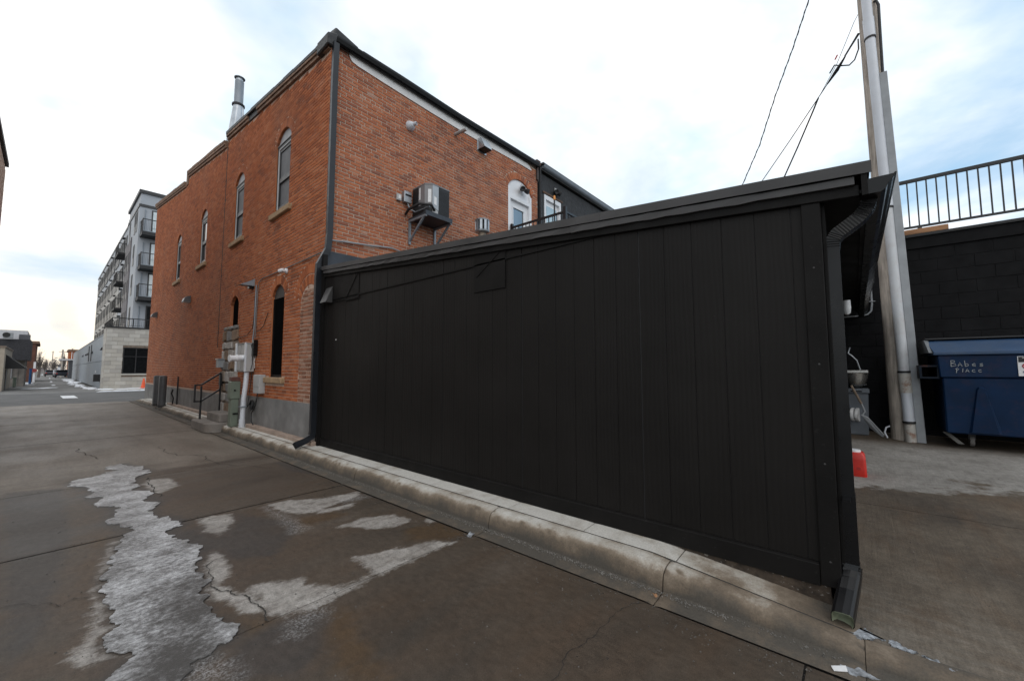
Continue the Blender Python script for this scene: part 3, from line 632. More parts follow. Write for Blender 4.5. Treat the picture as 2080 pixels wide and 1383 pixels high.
# yard behind and beside the shed
def yz(x): return 0.052+0.05*(x-2.885)
yard = MB().add([(2.88,-9,-0.06),(14,-9,-0.06),(14,7.1,-0.06),(2.88,7.1,-0.06)], [(0,1,2,3)]).build('yard', JOINT, kind='structure')
xj = [2.888, 5.25, 9.6]; 
for i, (a, b_) in enumerate(zip(xj[:-1], xj[1:])):
    for c, d in ((-8.9, -4.0), (-3.99, 3.0)):
        if i == 0 and d > 2: d = 3.0
        xs = np.linspace(a+0.004, b_-0.004, 30); ys = np.linspace(c, d, 60)
        def zf(x, y, a=a, b_=b_): return yz(x)-0.006*np.exp(-np.minimum(x-a, b_-x)/0.01)
        grid_mesh('yard_slab', xs, ys, zf, YARDC, yard)
sn = MB()
for pix in ([(1712,1268),(1722,1262),(1740,1272),(1770,1285),(1800,1300),(1760,1297),(1730,1290)], [(1805,1300),(1830,1308),(1862,1322),(1850,1326),(1815,1313)], [(1872,1330),(1900,1338),(1950,1362),(1935,1364),(1890,1345)]):
    pl = ragged([P(x, y, Z=0.056) for x, y in pix], 0.45, 4)
    sn.prism([(p.x, p.y, 0.052) for p in pl], (0, 0, 0.006))
for pix in ([(1700,1345),(1712,1330),(1722,1345),(1760,1368),(1790,1383),(1740,1375),(1712,1360)], [(948,1088),(955,1080),(964,1084),(956,1092)]):
    pl = ragged([P(x, y, Z=0.0) for x, y in pix], 0.2, 3)
    sn.prism([(p.x, p.y, 0.002) for p in pl], (0, 0, 0.005))
sn.build('snow_scraps', M('thin_slush', (0.30, 0.32, 0.345), 0.6, var=0.7, vs_=35, bump=0.6, bs=70, dirt=0.8, dirtcol=(0.08, 0.075, 0.07), ds=18), kind='stuff')
wr = MB(); q = [P(x, y, Z=0.006) for x, y in ((1688,1352),(1718,1352),(1722,1364),(1694,1362))]
wr.prism([(p.x, p.y, 0.006) for p in q], (0, 0, 0.003))
tag(wr.build('paper_scrap', LABELW), 'torn white paper scrap lying in the gutter near the downspout mouth', 'litter')
lf = MB(); c = P(1331, 1211, Z=0.015); lf.add([(c.x-.015, c.y-.01, .018), (c.x+.004, c.y-.014, .02), (c.x+.018, c.y+.002, .028), (c.x+.002, c.y+.012, .018)], [(0,1,2,3)])
lf.prism([(c.x-.004, c.y, .018), (c.x+.012, c.y+.01, .02), (c.x+.004, c.y+.02, .03)], (0, 0, .002))
tag(lf.build('dead_leaf', LUMBER), 'small orange dead leaf at the foot of a kerb joint', 'leaf')

# ================================================================== BRICK BUILDING
XB, YB = 3.12, 7.10
bb = thing('brick_building', 'two-storey red brick building with arched windows and black corner downspout', 'building', (XB, YB, 0.17))
TOP = [(7.0, 7.62), (7.21, 7.587), (13.70, 8.386), (13.71, 8.386), (13.78, 8.20), (18.86, 8.94), (18.92, 8.94), (19.2, 8.66), (26.3, 9.64)]
def topz(y):
    for (a, za), (b_, zb) in zip(TOP[:-1], TOP[1:]):
        if a <= y <= b_: return za+(zb-za)*(y-a)/max(b_-a, 1e-6)
    return TOP[0][1] if y < TOP[0][0] else TOP[-1][1]
class Face:
    """a brick face: s runs along it, normal n"""
    def __init__(s, o, u, n): s.o = Vector(o); s.u = Vector(u); s.n = Vector(n); s.z = Vector((0, 0, 1))
    def p(s, a, z, d=0): return Vector((s.o.x, s.o.y, 0))+s.u*a+s.z*z+s.n*d
FA = Face((XB, 0, 0), (0, 1, 0), (-1, 0, 0)); FR = Face((0, YB, 0), (1, 0, 0), (0, -1, 0))
RING = 0.205
def arc(o):
    w = (o['s1']-o['s0'])/2; h = o['zc']-o['zs']; r = (w*w+h*h)/(2*h); return w, h, r, o['zc']-r, math.asin(min(1, w/r)), (o['s0']+o['s1'])/2
def blocked(o, za, zb):
    zm = (za+zb)/2
    if not o.get('arch'):
        return (o['s0'], o['s1']) if zb > o['z0']+0.01 and za < o['z1']-0.01 else None
    w, h, r, cz, th, mid = arc(o); ro = r+RING*o.get('rings', 1)
    zo = cz+ro*math.cos(th); ho = ro*math.sin(th)
    if zb <= o['z0']+0.005 or zm > cz+ro: return None
    if zm < o['zs']: return (o['s0'], o['s1'])
    if zm < zo: k = (zm-o['zs'])/max(zo-o['zs'], 1e-6); hw = w+(ho-w)*k
    else: hw = math.sqrt(max(0, ro*ro-(zm-cz)**2))
    return (mid-hw, mid+hw)
POOL = []
def put(key, fc, s, z, L, H, ang=0.0, proud=0.0):
    u = fc.u*math.cos(ang)+fc.z*math.sin(ang); v = fc.z*math.cos(ang)-fc.u*math.sin(ang)
    POOL.append((key, fc.p(s, z), u, v, fc.n, L, H, proud))
MJ = 0.010
def lay(key, fc, s0, s1, z0, z1, ops, top=None, bl=0.205, hc=0.058, header_every=7, jit=0.002):
    nrow = int((z1-z0)/(hc+MJ)); 
    for k in range(nrow):
        za = z0+k*(hc+MJ); zb = za+hc; zm = (za+zb)/2
        iv = [(s0, s1)]
        for o in ops:
            b_ = blocked(o, za, zb)
            if b_:
                nx = []
                for a, c in iv:
                    if b_[1] <= a or b_[0] >= c: nx.append((a, c)); continue
                    if b_[0] > a: nx.append((a, b_[0]))
                    if b_[1] < c: nx.append((b_[1], c))
                iv = nx
        head = header_every and k % header_every == header_every-1
        L = 0.098 if head else bl
        off = (L+MJ)*(0.5 if k % 2 else 0.0) + random.uniform(-0.012, 0.012)
        for a, c in iv:
            i0 = math.floor((a-s0-off)/(L+MJ))-1
            s = s0+off+i0*(L+MJ)
            while s < c:
                x0, x1 = max(s, a), min(s+L, c-0.004)
                if x1-x0 > 0.03:
                    sm = (x0+x1)/2
                    if top is None or zb < top(sm)-0.02:
                        put(key, fc, sm, zm+random.uniform(-1, 1)*jit*0.6, x1-x0-random.uniform(0, 2)*jit, hc-random.uniform(0, 1.6)*jit, random.uniform(-1, 1)*jit*2.0, random.uniform(-1, 1)*jit)
                s += L+MJ
def voussoirs(key, fc, o):
    w, h, r, cz, th, mid = arc(o)
    for q in range(o.get('rings', 1)):
        ri = r+RING*q+0.004; rm = ri+RING/2-0.004; n = max(5, round(2*th*(ri+0.03)/0.073))
        for i in range(n):
            t = -th+(i+0.5)*2*th/n
            put(key, fc, mid+rm*math.sin(t), cz+rm*math.cos(t), 2*th*rm/n-0.011, RING-0.014, -t, random.uniform(-.001, .003))
def core(fc, s0, s1, z0, z1, ops, mat, name, depth=0.008, rev=0.14, topprof=None):
    mb = MB(); D = -depth
    ss = sorted({s0, s1}|{o['s0'] for o in ops}|{o['s1'] for o in ops}); zs = sorted({z0, z1}|{o['z0'] for o in ops}|{o.get('zc', o.get('z1')) for o in ops})
    for a, b_ in zip(ss[:-1], ss[1:]):
        for c, d in zip(zs[:-1], zs[1:]):
            sm, zm = (a+b_)/2, (c+d)/2
            if any(o['s0'] < sm < o['s1'] and o['z0'] < zm < o.get('zc', o.get('z1')) for o in ops): continue
            mb.quad(fc.p(a, c, D), fc.p(b_, c, D), fc.p(b_, d, D), fc.p(a, d, D))
    for o in ops:
        rv_ = MB()
        if o.get('arch'):
            w, h, r, cz, th, mid = arc(o); pr = [(mid+r*math.sin(-th+2*th*i/14), cz+r*math.cos(-th+2*th*i/14)) for i in range(15)]
            for (a, za), (b_, zb) in zip(pr[:-1], pr[1:]):
                mb.quad(fc.p(a, za, D), fc.p(b_, zb, D), fc.p(b_, o['zc'], D), fc.p(a, o['zc'], D))
                rv_.quad(fc.p(a, za, 0), fc.p(b_, zb, 0), fc.p(b_, zb, -rev-.06), fc.p(a, za, -rev-.06))
            zt = o['zs']
        else:
            zt = o['z1']; mb.quad(fc.p(o['s0'], zt, 0), fc.p(o['s1'], zt, 0), fc.p(o['s1'], zt, -rev-.06), fc.p(o['s0'], zt, -rev-.06))
        for s in (o['s0'], o['s1']): rv_.quad(fc.p(s, o['z0'], 0), fc.p(s, zt, 0), fc.p(s, zt, -rev-.06), fc.p(s, o['z0'], -rev-.06))
        mb.quad(fc.p(o['s0'], o['z0'], 0), fc.p(o['s1'], o['z0'], 0), fc.p(o['s1'], o['z0'], -rev-.06), fc.p(o['s0'], o['z0'], -rev-.06))
        rv_.build('window_reveal', BR['alley'], bb, fix=False)
    if topprof:
        pr = [(a, z) for a, z in topprof if s0 < a < s1]
        pr = [(s0, topz(s0))]+pr+[(s1, topz(s1))]
        for (a, za), (b_, zb) in zip(pr[:-1], pr[1:]): mb.quad(fc.p(a, z1, D), fc.p(b_, z1, D), fc.p(b_, zb, D), fc.p(a, za, D))
    return mb.build(name, mat, bb, fix=False)
WIN = [(8.88, 9.70), (11.97, 12.76), (15.70, 16.56), (19.55, 20.38)]
opsA = [dict(s0=a, s1=b_, z0=4.93, zs=6.53, zc=6.78, arch=True) for a, b_ in WIN]
g1 = dict(s0=8.89, s1=9.58, z0=1.31, zs=3.05, zc=3.28, arch=True)
op2 = dict(s0=11.95, s1=12.63, z0=2.62, zs=3.18, zc=3.40, arch=True)
infill = dict(s0=7.30, s1=8.06, z0=0.85, zs=2.80, zc=3.06, arch=True, rings=2)
sills = [dict(s0=a-.16, s1=b_+.16, z0=4.79, z1=4.93) for a, b_ in WIN]+[dict(s0=8.73, s1=9.80, z0=1.18, z1=1.31)]
stonep = dict(s0=11.86, s1=13.12, z0=0.3, z1=2.62); joint = dict(s0=13.70, s1=13.765, z0=2.1, z1=12)
YE = 25.9
core(FA, YB+0.008, YE, 0.1, 7.4, opsA+[g1, op2], MORTAR_A, 'alley_wall', topprof=TOP)
lay('alley', FA, YB, YE, 0.862, 9.7, opsA+[g1, op2, infill, stonep, joint]+sills, top=lambda y: topz(y)-0.16)
for o in opsA+[g1, op2, infill]: voussoirs('alley', FA, o)
w_, h_, r_a, cz_, th_, mid_ = arc(infill)
k = 0; z = 0.87
while z < 3.02:
    hc = random.uniform(0.055, 0.066); hw = w_-0.01 if z+hc < infill['zs'] else math.sqrt(max(0, r_a**2-(z+hc-cz_)**2))-0.01
    s = mid_-hw+(0.1 if k % 2 else 0)*random.random()
    while s < mid_+hw-0.04:
        L = min(random.uniform(0.15, 0.22), mid_+hw-s)
        put('infill', FA, s+L/2, z+hc/2, L-0.016, hc-0.006, random.uniform(-.03, .03), random.uniform(-.002, .006)); s += L
    z += hc+0.013; k += 1
door = dict(s0=8.13, s1=9.21, z0=4.25, zs=6.63, zc=6.95, arch=True)
XE = 9.50
core(FR, XB, XE, 0.1, 7.66, [door], MORTAR_R, 'rear_wall', rev=0.12)
acut = [dict(s0=XB, s1=XE, z0=0, z1=3.05)]
lay('rear', FR, XB, XE, 3.07, 7.62, [door], header_every=8, jit=0.003)
voussoirs('rear', FR, door)
# emit bricks: the largest in the picture as parts, the rest as one mass per wall face
def area(e):
    c = e[1]; d = c-Vector((0, 0, CAM_H)); D = d.dot(_f)
    if D < 0.3: return 0
    x = CXP+FPX*d.dot(_r2)/D; y = CYP-FPX*d.dot(_u2)/D
    if not (0 < x < 2080 and 0 < y < 1383): return 0
    if e[4].y < 0:   # rear face: hidden behind the shed roof?
        if y > 545-0.187*(x-664): return 0
    ca = abs(d.normalized().dot(e[4])); return e[5]*e[6]*ca/(d.length**2)
order = sorted(range(len(POOL)), key=lambda i: -area(POOL[i])); one = set(order[:300])
def ubrick():
    mb = MB(); a = 0.5; f_ = 0.47; g_ = 0.44
    mb.add([(-a,-a,0),(a,-a,0),(a,a,0),(-a,a,0),(-a,-a,.8),(a,-a,.8),(a,a,.8),(-a,a,.8),(-f_-.02,-g_,1),(f_+.02,-g_,1),(f_+.02,g_,1),(-f_-.02,g_,1)],
           [(0,1,5,4),(1,2,6,5),(2,3,7,6),(3,0,4,7),(4,5,9,8),(5,6,10,9),(6,7,11,10),(7,4,8,11),(8,9,10,11)])
    return mb
UB = ubrick()
ubm = {}
for key in ('alley', 'rear', 'infill'):
    me = bpy.data.meshes.new('brick'); me.from_pydata([tuple(v) for v in UB.v], [], UB.f); me.materials.append(BR[key+'_one']); ubm[key] = me
uv_ = np.array(UB.v); T_ = 0.024
mass = {'alley': MB(), 'rear': MB(), 'infill': MB()}
for i, e in enumerate(POOL):
    key, c, u, v, n, L, H, pr = e
    b0 = c+n*(pr-T_)
    if i in one:
        o = bpy.data.objects.new('brick', ubm[key]); COL.objects.link(o)
        mtx = Matrix((( u.x*L, v.x*H, n.x*T_, b0.x), (u.y*L, v.y*H, n.y*T_, b0.y), (u.z*L, v.z*H, n.z*T_, b0.z), (0,0,0,1)))
        o.parent = bb; o.matrix_parent_inverse = Matrix.Translation(-Vector(bb.location)); o.matrix_basis = mtx
    else:
        w = np.array(b0)[None]+uv_[:, :1]*np.array(u)[None]*L+uv_[:, 1:2]*np.array(v)[None]*H+uv_[:, 2:3]*np.array(n)[None]*T_
        mass[key].add(w.tolist(), UB.f)
for key, mb in mass.items():
    if mb.v: mb.build('brickwork', BR[key], bb, kind='stuff', fix=False)
# body behind the faces, roof, foundation
MB().box(XB+0.3, 17.0, YB+0.3, YE, 0.0, 7.3).build('inner_structure', ROOFM, bb)
MB().add([(XB+0.2,7.3,7.35),(17,7.3,7.35),(17,YE,9.0),(XB+0.2,YE,9.0)], [(0,1,2,3)]).build('roof', ROOFM, bb)
fo = MB().box(XB-0.022, XB, YB-0.06, 11.86, 0.1, 0.855).box(XB-0.022, XB, 13.12, YE, 0.1, 0.80)
fo.box(XB-0.02, XB+0.3, YB-0.065, YB, 0.1, 0.855)
fo.build('foundation', PARGE, bb)
MB().quad((XB, YE, 0), (17, YE, 0), (17, YE, 9.2), (XB, YE, 9.6)).build('front_wall', MORTAR_A, bb, fix=False)
lb = MB()
for a, b_ in ((7.05, 7.95), (7.96, 8.6), (8.62, 9.7), (9.72, 10.5), (13.5, 15.2), (15.22, 17.5), (17.52, 19.6)):
    o = MB().box(XB-0.14, XB-0.02, a, b_, 0.15, 0.245+random.uniform(-.01, .01)).build('ledge_stone', M('pink_ledge_stone', (0.34, 0.26, 0.21), 0.9, var=0.25, bump=0.4, dirt=0.4), bb, bevel=0.01)
# cornice: corbelled brick band and coping, in the photo's stepped run
co = MB(); cap = MB()
secs = [(7.12, 11.05, 0.0), (11.05, 11.75, -0.16), (11.75, 13.66, 0.0), (13.80, 18.84, 0.0), (19.22, 25.9, 0.0)]
for a, b_, dz in secs:
    for (d, zt, zb) in ((0.045, -0.10, -0.17), (0.075, -0.03, -0.10)):
        if dz: continue
        co.hexa([(XB-d, a, topz(a)+zb), (XB+.02, a, topz(a)+zb), (XB+.02, b_, topz(b_)+zb), (XB-d, b_, topz(b_)+zb)],
                [(XB-d, a, topz(a)+zt), (XB+.02, a, topz(a)+zt), (XB+.02, b_, topz(b_)+zt), (XB-d, b_, topz(b_)+zt)])
for a, b_, m_ in ((7.05, 13.66, 0), (13.80, 18.84, 1), (19.22, 25.9, 1)):
    seg = 12; mb = cap if m_ == 0 else co
    for k in range(seg):
        y0, y1 = a+(b_-a)*k/seg, a+(b_-a)*(k+1)/seg-0.003; j = random.uniform(-.012, .012)
        mb.hexa([(XB-.085, y0, topz(y0)-.03+.001), (XB+.34, y0, topz(y0)-.03), (XB+.34, y1, topz(y1)-.03), (XB-.085, y1, topz(y1)-.03+.001)],
                [(XB-.085, y0, topz(y0)+.045+j), (XB+.34, y0, topz(y0)+.07), (XB+.34, y1, topz(y1)+.07), (XB-.085, y1, topz(y1)+.045+j)])
cap.hexa([(XB-.03, 11.05, topz(11.05)-.17), (XB+.02, 11.05, topz(11.05)-.17), (XB+.02, 11.75, topz(11.75)-.17), (XB-.03, 11.75, topz(11.75)-.17)], [(XB-.03, 11.05, topz(11.05)-.03), (XB+.02, 11.05, topz(11.05)-.03), (XB+.02, 11.75, topz(11.75)-.03), (XB-.03, 11.75, topz(11.75)-.03)])
co.build('cornice', CORN, bb); cap.build('coping_flashing', TAR, bb)
pa = MB()
pp = [(a, topz(a)) for a in np.linspace(7.3, YE, 40)]
for (a, za), (b_, zb) in zip(pp[:-1], pp[1:]): pa.quad((XB+.33, a, 6.9), (XB+.33, b_, 6.9), (XB+.33, b_, zb), (XB+.33, a, za))
pa.build('parapet_back', ROOFM, bb, fix=False)
MB().box(XB-.03, XB+.34, 18.86, 19.18, 8.5, 9.06).build('parapet_pier', CORN, bb, bevel=.02)
MB().box(XB-.02, XB+.34, 13.60, 13.69, 8.1, 8.44).build('parapet_pier', CORN, bb, bevel=.02)
pc = MB(); y0, y1 = YB+.02, YB+.42
pc.hexa([(XB-.06, y0, 7.50), (XB+.62, y0, 7.50), (XB+.62, y1, 7.50), (XB-.06, y1, 7.50)], [(XB+.10, y0+.02, 7.96), (XB+.56, y0+.04, 7.86), (XB+.56, y1, 7.86), (XB+.06, y1, 7.98)])
pc.hexa([(XB-.1, y0-.08, 7.46), (XB+.1, y0-.08, 7.46), (XB+.1, y1, 7.46), (XB-.1, y1, 7.46)], [(XB-.09, y0-.06, 7.70), (XB+.1, y0-.06, 7.78), (XB+.1, y1, 7.8), (XB-.09, y1, 7.72)])
pc.build('corner_pier', TAR, bb, bevel=.02)
MB().box(XB-.001, XB+.02, 13.70, 13.765, 2.1, topz(13.7)-.1).build('joint_caulk', M('dark_joint_caulk', (0.03, 0.024, 0.02), 0.95, var=0.3, bump=.4), bb)
# windows
def arch_poly(o, inset=0.0, n=14, zb=None):
    w, h, r, cz, th, mid = arc(o); r2 = r-inset; t2 = math.asin(min(1, (w-inset)/r2))
    pr = [(mid+r2*math.sin(-t2+2*t2*i/n), cz+r2*math.cos(-t2+2*t2*i/n)) for i in range(n+1)]
    return [(o['s0']+inset, zb if zb is not None else o['zs']-.1), *pr, (o['s1']-inset, zb if zb is not None else o['zs']-.1)]
def fbox(mb, fc, s0, s1, z0, z1, d0, d1):
    p = [fc.p(s, z, d) for z in (z0, z1) for s, d in ((s0, d0), (s1, d0), (s1, d1), (s0, d1))]
    return mb.hexa(p[:4], p[4:])
def sash_window(o, screened, sill):
    s0, s1, z0, zs = o['s0'], o['s1'], o['z0'], o['zs']; d = -0.028
    f = MB(); fw = 0.045; zh = zs-0.05
    for a, b_, c, e in ((s0, s0+fw, z0, zh), (s1-fw, s1, z0, zh), (s0+fw, s1-fw, z0, z0+.06), (s0+fw, s1-fw, zh-.05, zh)): fbox(f, FA, a, b_, c, e, d-.10, d)
    w = f.build('window', FRAME, bb)
    st = MB(); t_ = 0.018
    for a, b_, c, e in ((s0+fw, s0+fw+t_, z0+.06, zh-.05), (s1-fw-t_, s1-fw, z0+.06, zh-.05), (s0+fw+t_, s1-fw-t_, z0+.06, z0+.06+t_), (s0+fw+t_, s1-fw-t_, zh-.05-t_, zh-.05)): fbox(st, FA, a, b_, c, e, d-.06, d-.003)
    st.build('screen_frame', ALUM, w)
    zm = (z0+zh)/2-.02; a, b_ = s0+fw+t_, s1-fw-t_
    sh = MB()
    for q in ((a, a+.04, z0+.08, zh-.07), (b_-.04, b_, z0+.08, zh-.07)): fbox(sh, FA, *q, d-.085, d-.02)
    fbox(sh, FA, a+.04, b_-.04, zm-.05, zm+.05, d-.085, d-.02); fbox(sh, FA, a+.04, b_-.04, z0+.08, z0+.15, d-.085, d-.02); fbox(sh, FA, a+.04, b_-.04, zh-.13, zh-.07, d-.085, d-.02)
    sh.build('sash', FRAME, w)
    fbox(MB(), FA, a+.04, b_-.04, zm+.05, zh-.13, d-.075, d-.04).build('upper_pane', SCREEN if screened else GLASS, w)
    fbox(MB(), FA, a+.04, b_-.04, z0+.15, zm-.05, d-.085, d-.055).build('lower_pane', SCREEN if screened else GLASS, w)
    pl = arch_poly(o, 0.004, zb=zh+.02)
    MB().prism([FA.p(s, z, d-.02) for s, z in pl], FA.n*-0.05).build('head_panel', GREYHEAD, w)
    fbox(MB(), FA, s0, s1, zh, zh+.02, d-.09, d+.015).build('head_bar', FRAME, w)
    sill_(o, w, 4.80, 4.925, 0.16)
def sill_(o, w, z0, z1, ex):
    mb = MB(); fbox(mb, FA, o['s0']-ex, o['s1']+ex, z0, z1, -0.14, 0.065); mb.build('sill', SANDST, w, bevel=.012)
for i, o in enumerate(opsA): sash_window(o, i < 2, True)
gw = MB().prism([FA.p(s, z, -.055) for s, z in arch_poly(g1, 0.003, zb=g1['z0'])], FA.n*-.05).build('boarded_window', BOARD, bb, label='tall ground floor window blanked off in black')
mb = MB(); fbox(mb, FA, g1['s0'], g1['s0']+.035, 1.31, 3.0, -.055, -.03); fbox(mb, FA, g1['s1']-.035, g1['s1'], 1.31, 3.0, -.055, -.03); fbox(mb, FA, g1['s0']+.035, g1['s1']-.035, 1.31, 1.36, -.055, -.03); mb.build('window_frame', BTRIM, gw)
mb = MB(); mb.prism([FA.p(s, z, -.045) for s, z in arch_poly(g1, 0.004, zb=3.0)], FA.n*-.05); mb.build('head_panel', M('dark_head_panel', (0.055, 0.05, 0.046), 0.7), gw)
sill_(g1, gw, 1.185, 1.305, 0.16)
MB().prism([FA.p(s, z, -.065) for s, z in arch_poly(op2, 0.002, zb=op2['z0'])], FA.n*-.03).build('dark_opening', BOARD, bb)
# rubble patch under the small opening
MB().quad(FA.p(11.86, .3, .004), FA.p(13.12, .3, .004), FA.p(13.12, 2.62, .004), FA.p(11.86, 2.62, .004)).build('rubble_bed', RUBM, bb, fix=False)
z = 0.32; k = 0
while z < 2.56:
    hc = min(random.uniform(0.15, 0.33), 2.64-z); s = 11.87-random.random()*.15
    while s < 13.08:
        L = min(random.uniform(0.26, 0.55), 13.11-s)
        if L < .09: break
        def jp(): return random.uniform(0, .05)
        q = [(s+jp(), z+jp()), (s+L*.5, z+jp()*.5), (s+L-.018-jp(), z+jp()), (s+L-.015-jp(), z+hc-.015-jp()), (s+L*.5, z+hc-.012-jp()*.5), (s+jp(), z+hc-.015-jp())]
        MB().prism([FA.p(a, b_, -.02) for a, b_ in q], FA.n*random.uniform(.045, .085)).build('rubble_stone', random.choice(ROCKS), bb, bevel=.014); s += L
    z += hc; k += 1
# ---- rear face: door, white panel, gutter, downspout
dr = MB()
def rb(mb, x0, x1, z0, z1, d0, d1): return fbox(mb, FR, x0, x1, z0, z1, d0, d1)
fr_ = MB(); rb(fr_, 8.135, 8.24, 4.25, 6.60, -.10, -.005); rb(fr_, 9.10, 9.205, 4.25, 6.60, -.10, -.005); rb(fr_, 8.24, 9.10, 6.30, 6.40, -.10, -.005)
d_ = fr_.build('door', WHITE, bb, label='white upper floor door under a brick arch')
mb = MB().prism([FR.p(s, z, -.035) for s, z in arch_poly(door, .004, zb=6.40)], FR.n*-.04); mb.build('tympanum', WHITE, d_)
lf_ = MB(); rb(lf_, 8.24, 8.42, 4.25, 6.30, -.14, -.085); rb(lf_, 8.92, 9.10, 4.25, 6.30, -.14, -.085); rb(lf_, 8.42, 8.92, 6.12, 6.30, -.14, -.085); rb(lf_, 8.42, 8.92, 4.25, 5.52, -.14, -.085)
lf_.build('door_leaf', WHITE, d_)
mb = MB(); rb(mb, 8.42, 8.92, 5.52, 6.12, -.125, -.10); mb.build('door_pane', glass_mat('door_glass', (0.10, 0.13, 0.16), 0.06), d_)
mb = MB()
for q in ((8.40, 8.44, 5.50, 6.14), (8.90, 8.94, 5.50, 6.14), (8.44, 8.90, 5.50, 5.54), (8.44, 8.90, 6.10, 6.14)): rb(mb, *q, -.09, -.07)
mb.build('pane_moulding', WHITE, d_)
pts = [(3.47, 7.60), (3.46, 7.50), (3.52, 7.42), (3.64, 7.395), (4.4, 7.375), (5.4, 7.36), (6.4, 7.36), (7.4, 7.385), (8.2, 7.42), (8.7, 7.44), (9.16, 7.44), (9.20, 7.47), (9.0, 7.60)]
MB().prism([FR.p(a, b_, .004) for a, b_ in pts], FR.n*.012).build('eaves_panel', PANELW, bb)
gp = [(0, 0), (.015, -.10), (.07, -.115), (.10, -.09), (.125, -.03), (.13, 0), (.12, 0), (.11, -.03), (.09, -.08), (.065, -.10), (.02, -.09), (.01, 0)]
gu = MB(); xs_ = [3.16, 4.6, 6.2, 7.8, 9.44]; zg = [7.64, 7.655, 7.65, 7.69, 7.73]
gu.ring([[Vector((x, YB-.02-a, zz_+b_)) for a, b_ in gp] for x, zz_ in zip(xs_, zg)], True, True); gu.build('gutter', BGUT, bb)
fa_ = MB().ring([[Vector((x, YB-a, zz_+b_)) for a, b_ in ((0, -.04), (.018, -.04), (.018, .03), (0.05, .055), (0, .1))] for x, zz_ in zip([3.2]+xs_[1:], zg)], True, True); fa_.build('fascia', BMETAL, bb)
MB().ring([[Vector((x, YB+a, zz_+b_)) for a, b_ in ((-.10, .045), (.6, .10), (.6, .14), (-.10, .06))] for x, zz_ in zip([3.7]+xs_[1:], zg)], True, True).build('roof_edge', ROOFM, bb)
MB().box(9.36, 9.55, YB-.10, YB+.2, 7.70, 7.86).box(9.42, 9.5, YB-.05, YB, 7.25, 7.7).build('end_flashing', M('rusty_dark_flashing', (0.05, 0.035, 0.03), 0.7, rust=0.5), bb, bevel=.01)
def fluted(mb, pts, w, d):
    """rectangular downspout with shallow flutes swept along points"""
    pts = [Vector(p) for p in pts]; prof = []
    nf = 5
    for i in range(nf*2+1): prof.append((-w+2*w*i/(nf*2), d-(0.004 if i % 2 else 0)))
    prof += [(w, -d), (-w, -d)]
    rings = []
    for i, p in enumerate(pts):
        dd = (pts[min(i+1, len(pts)-1)]-pts[max(i-1, 0)]).normalized(); sd_ = SD.copy(); sd_ = (sd_-dd*sd_.dot(dd)).normalized(); up = sd_.cross(dd)
        rings.append([p+sd_*a+up*b_ for a, b_ in prof])
    return mb.ring(rings, True, True)
SD = Vector((1, 0, 0))
dsp = MB(); xc, yc = XB+.055, YB-.048
fluted(dsp, [(xc, yc-.02, 7.55), (xc, yc-.015, 7.30), (xc, yc, 6.7), (xc, yc, 3.9), (xc-.02, yc, 3.62), (XB-.095, yc+.03, 3.32), (XB-.10, yc+.04, 3.1), (XB-.10, yc+.04, .42), (XB-.12, yc+.04, .33), (XB-.22, yc+.03, .265), (XB-.40, yc+.0, .215)], .050, .037)
o = dsp.build('downspout', BPIPE, bb)
MB().box(XB-.06, XB+.02, YB-.10, YB-.005, .15, 3.5).build('corner_filler', BTRIM, bb)
fl = MB().prism([(XB+.04, YB-.03, 3.10), (9.4, YB-.03, 3.10), (9.4, YB-.03, 3.60), (XB+.04, YB-.03, 3.60)], (0, .022, 0)); fl.build('roof_flashing', NAVY, bb)

# ---- black building next to it
nb = thing('black_building', 'black-painted rough-rendered building with a white door beyond the red brick one', 'building', (12.8, YB+.2, 0))
MB().box(9.56, 9.92, YB+.06, YB+.3, 0, 7.62).box(10.88, 17.0, YB+.06, YB+.3, 0, 7.62).box(9.92, 10.88, YB+.06, YB+.3, 7.08, 7.62).box(9.92, 10.88, YB+.06, YB+.3, 0, 4.4).build('wall', STUCCO, nb)
MB().box(9.56, 17, YB+.3, YB+9, 0, 7.7).build('rear_mass', ROOFM, nb)
half = [(.11*math.cos(a), .11*math.sin(a)) for a in [math.pi+math.pi*i/10 for i in range(11)]]+[(.12, .02), (-.12, .02)]
MB().ring([[Vector((x, YB-.05+a, zz_+b_)) for a, b_ in half] for x, zz_ in ((9.66, 7.80), (17.0, 7.76))]).build('half_round_gutter', GALVD, nb, smooth=True)
MB().box(9.6, 17, YB-.16, YB+.4, 7.79, 7.84).build('roof_edge', ROOFM, nb)
d2 = MB()
for q in ((9.93, 10.02, 4.4, 7.0), (10.78, 10.87, 4.4, 7.0), (10.02, 10.78, 6.86, 7.0)): fbox(d2, FR, *q, -.12, -.05)
d2o = d2.build('door', WHITE, nb)
mb = MB(); fbox(mb, FR, 10.02, 10.78, 4.4, 6.86, -.2, -.12); mb.build('door_leaf', WHITE, d2o)
mb = MB(); fbox(mb, FR, 10.12, 10.68, 5.0, 6.7, -.119, -.112); mb.build('storm_glass', GLASSB, d2o)
mb = MB(); fbox(mb, FR, 9.85, 10.95, 7.02, 7.08, -.07, -.03); mb.build('rusty_lintel', M('rusted_lintel', (0.10, 0.06, 0.04), .8, rust=.9), nb)
MB().tube([(9.60, YB-.02, 7.7), (9.60, YB-.02, 4.0)], .05, 8).build('downspout', BGUT, nb)

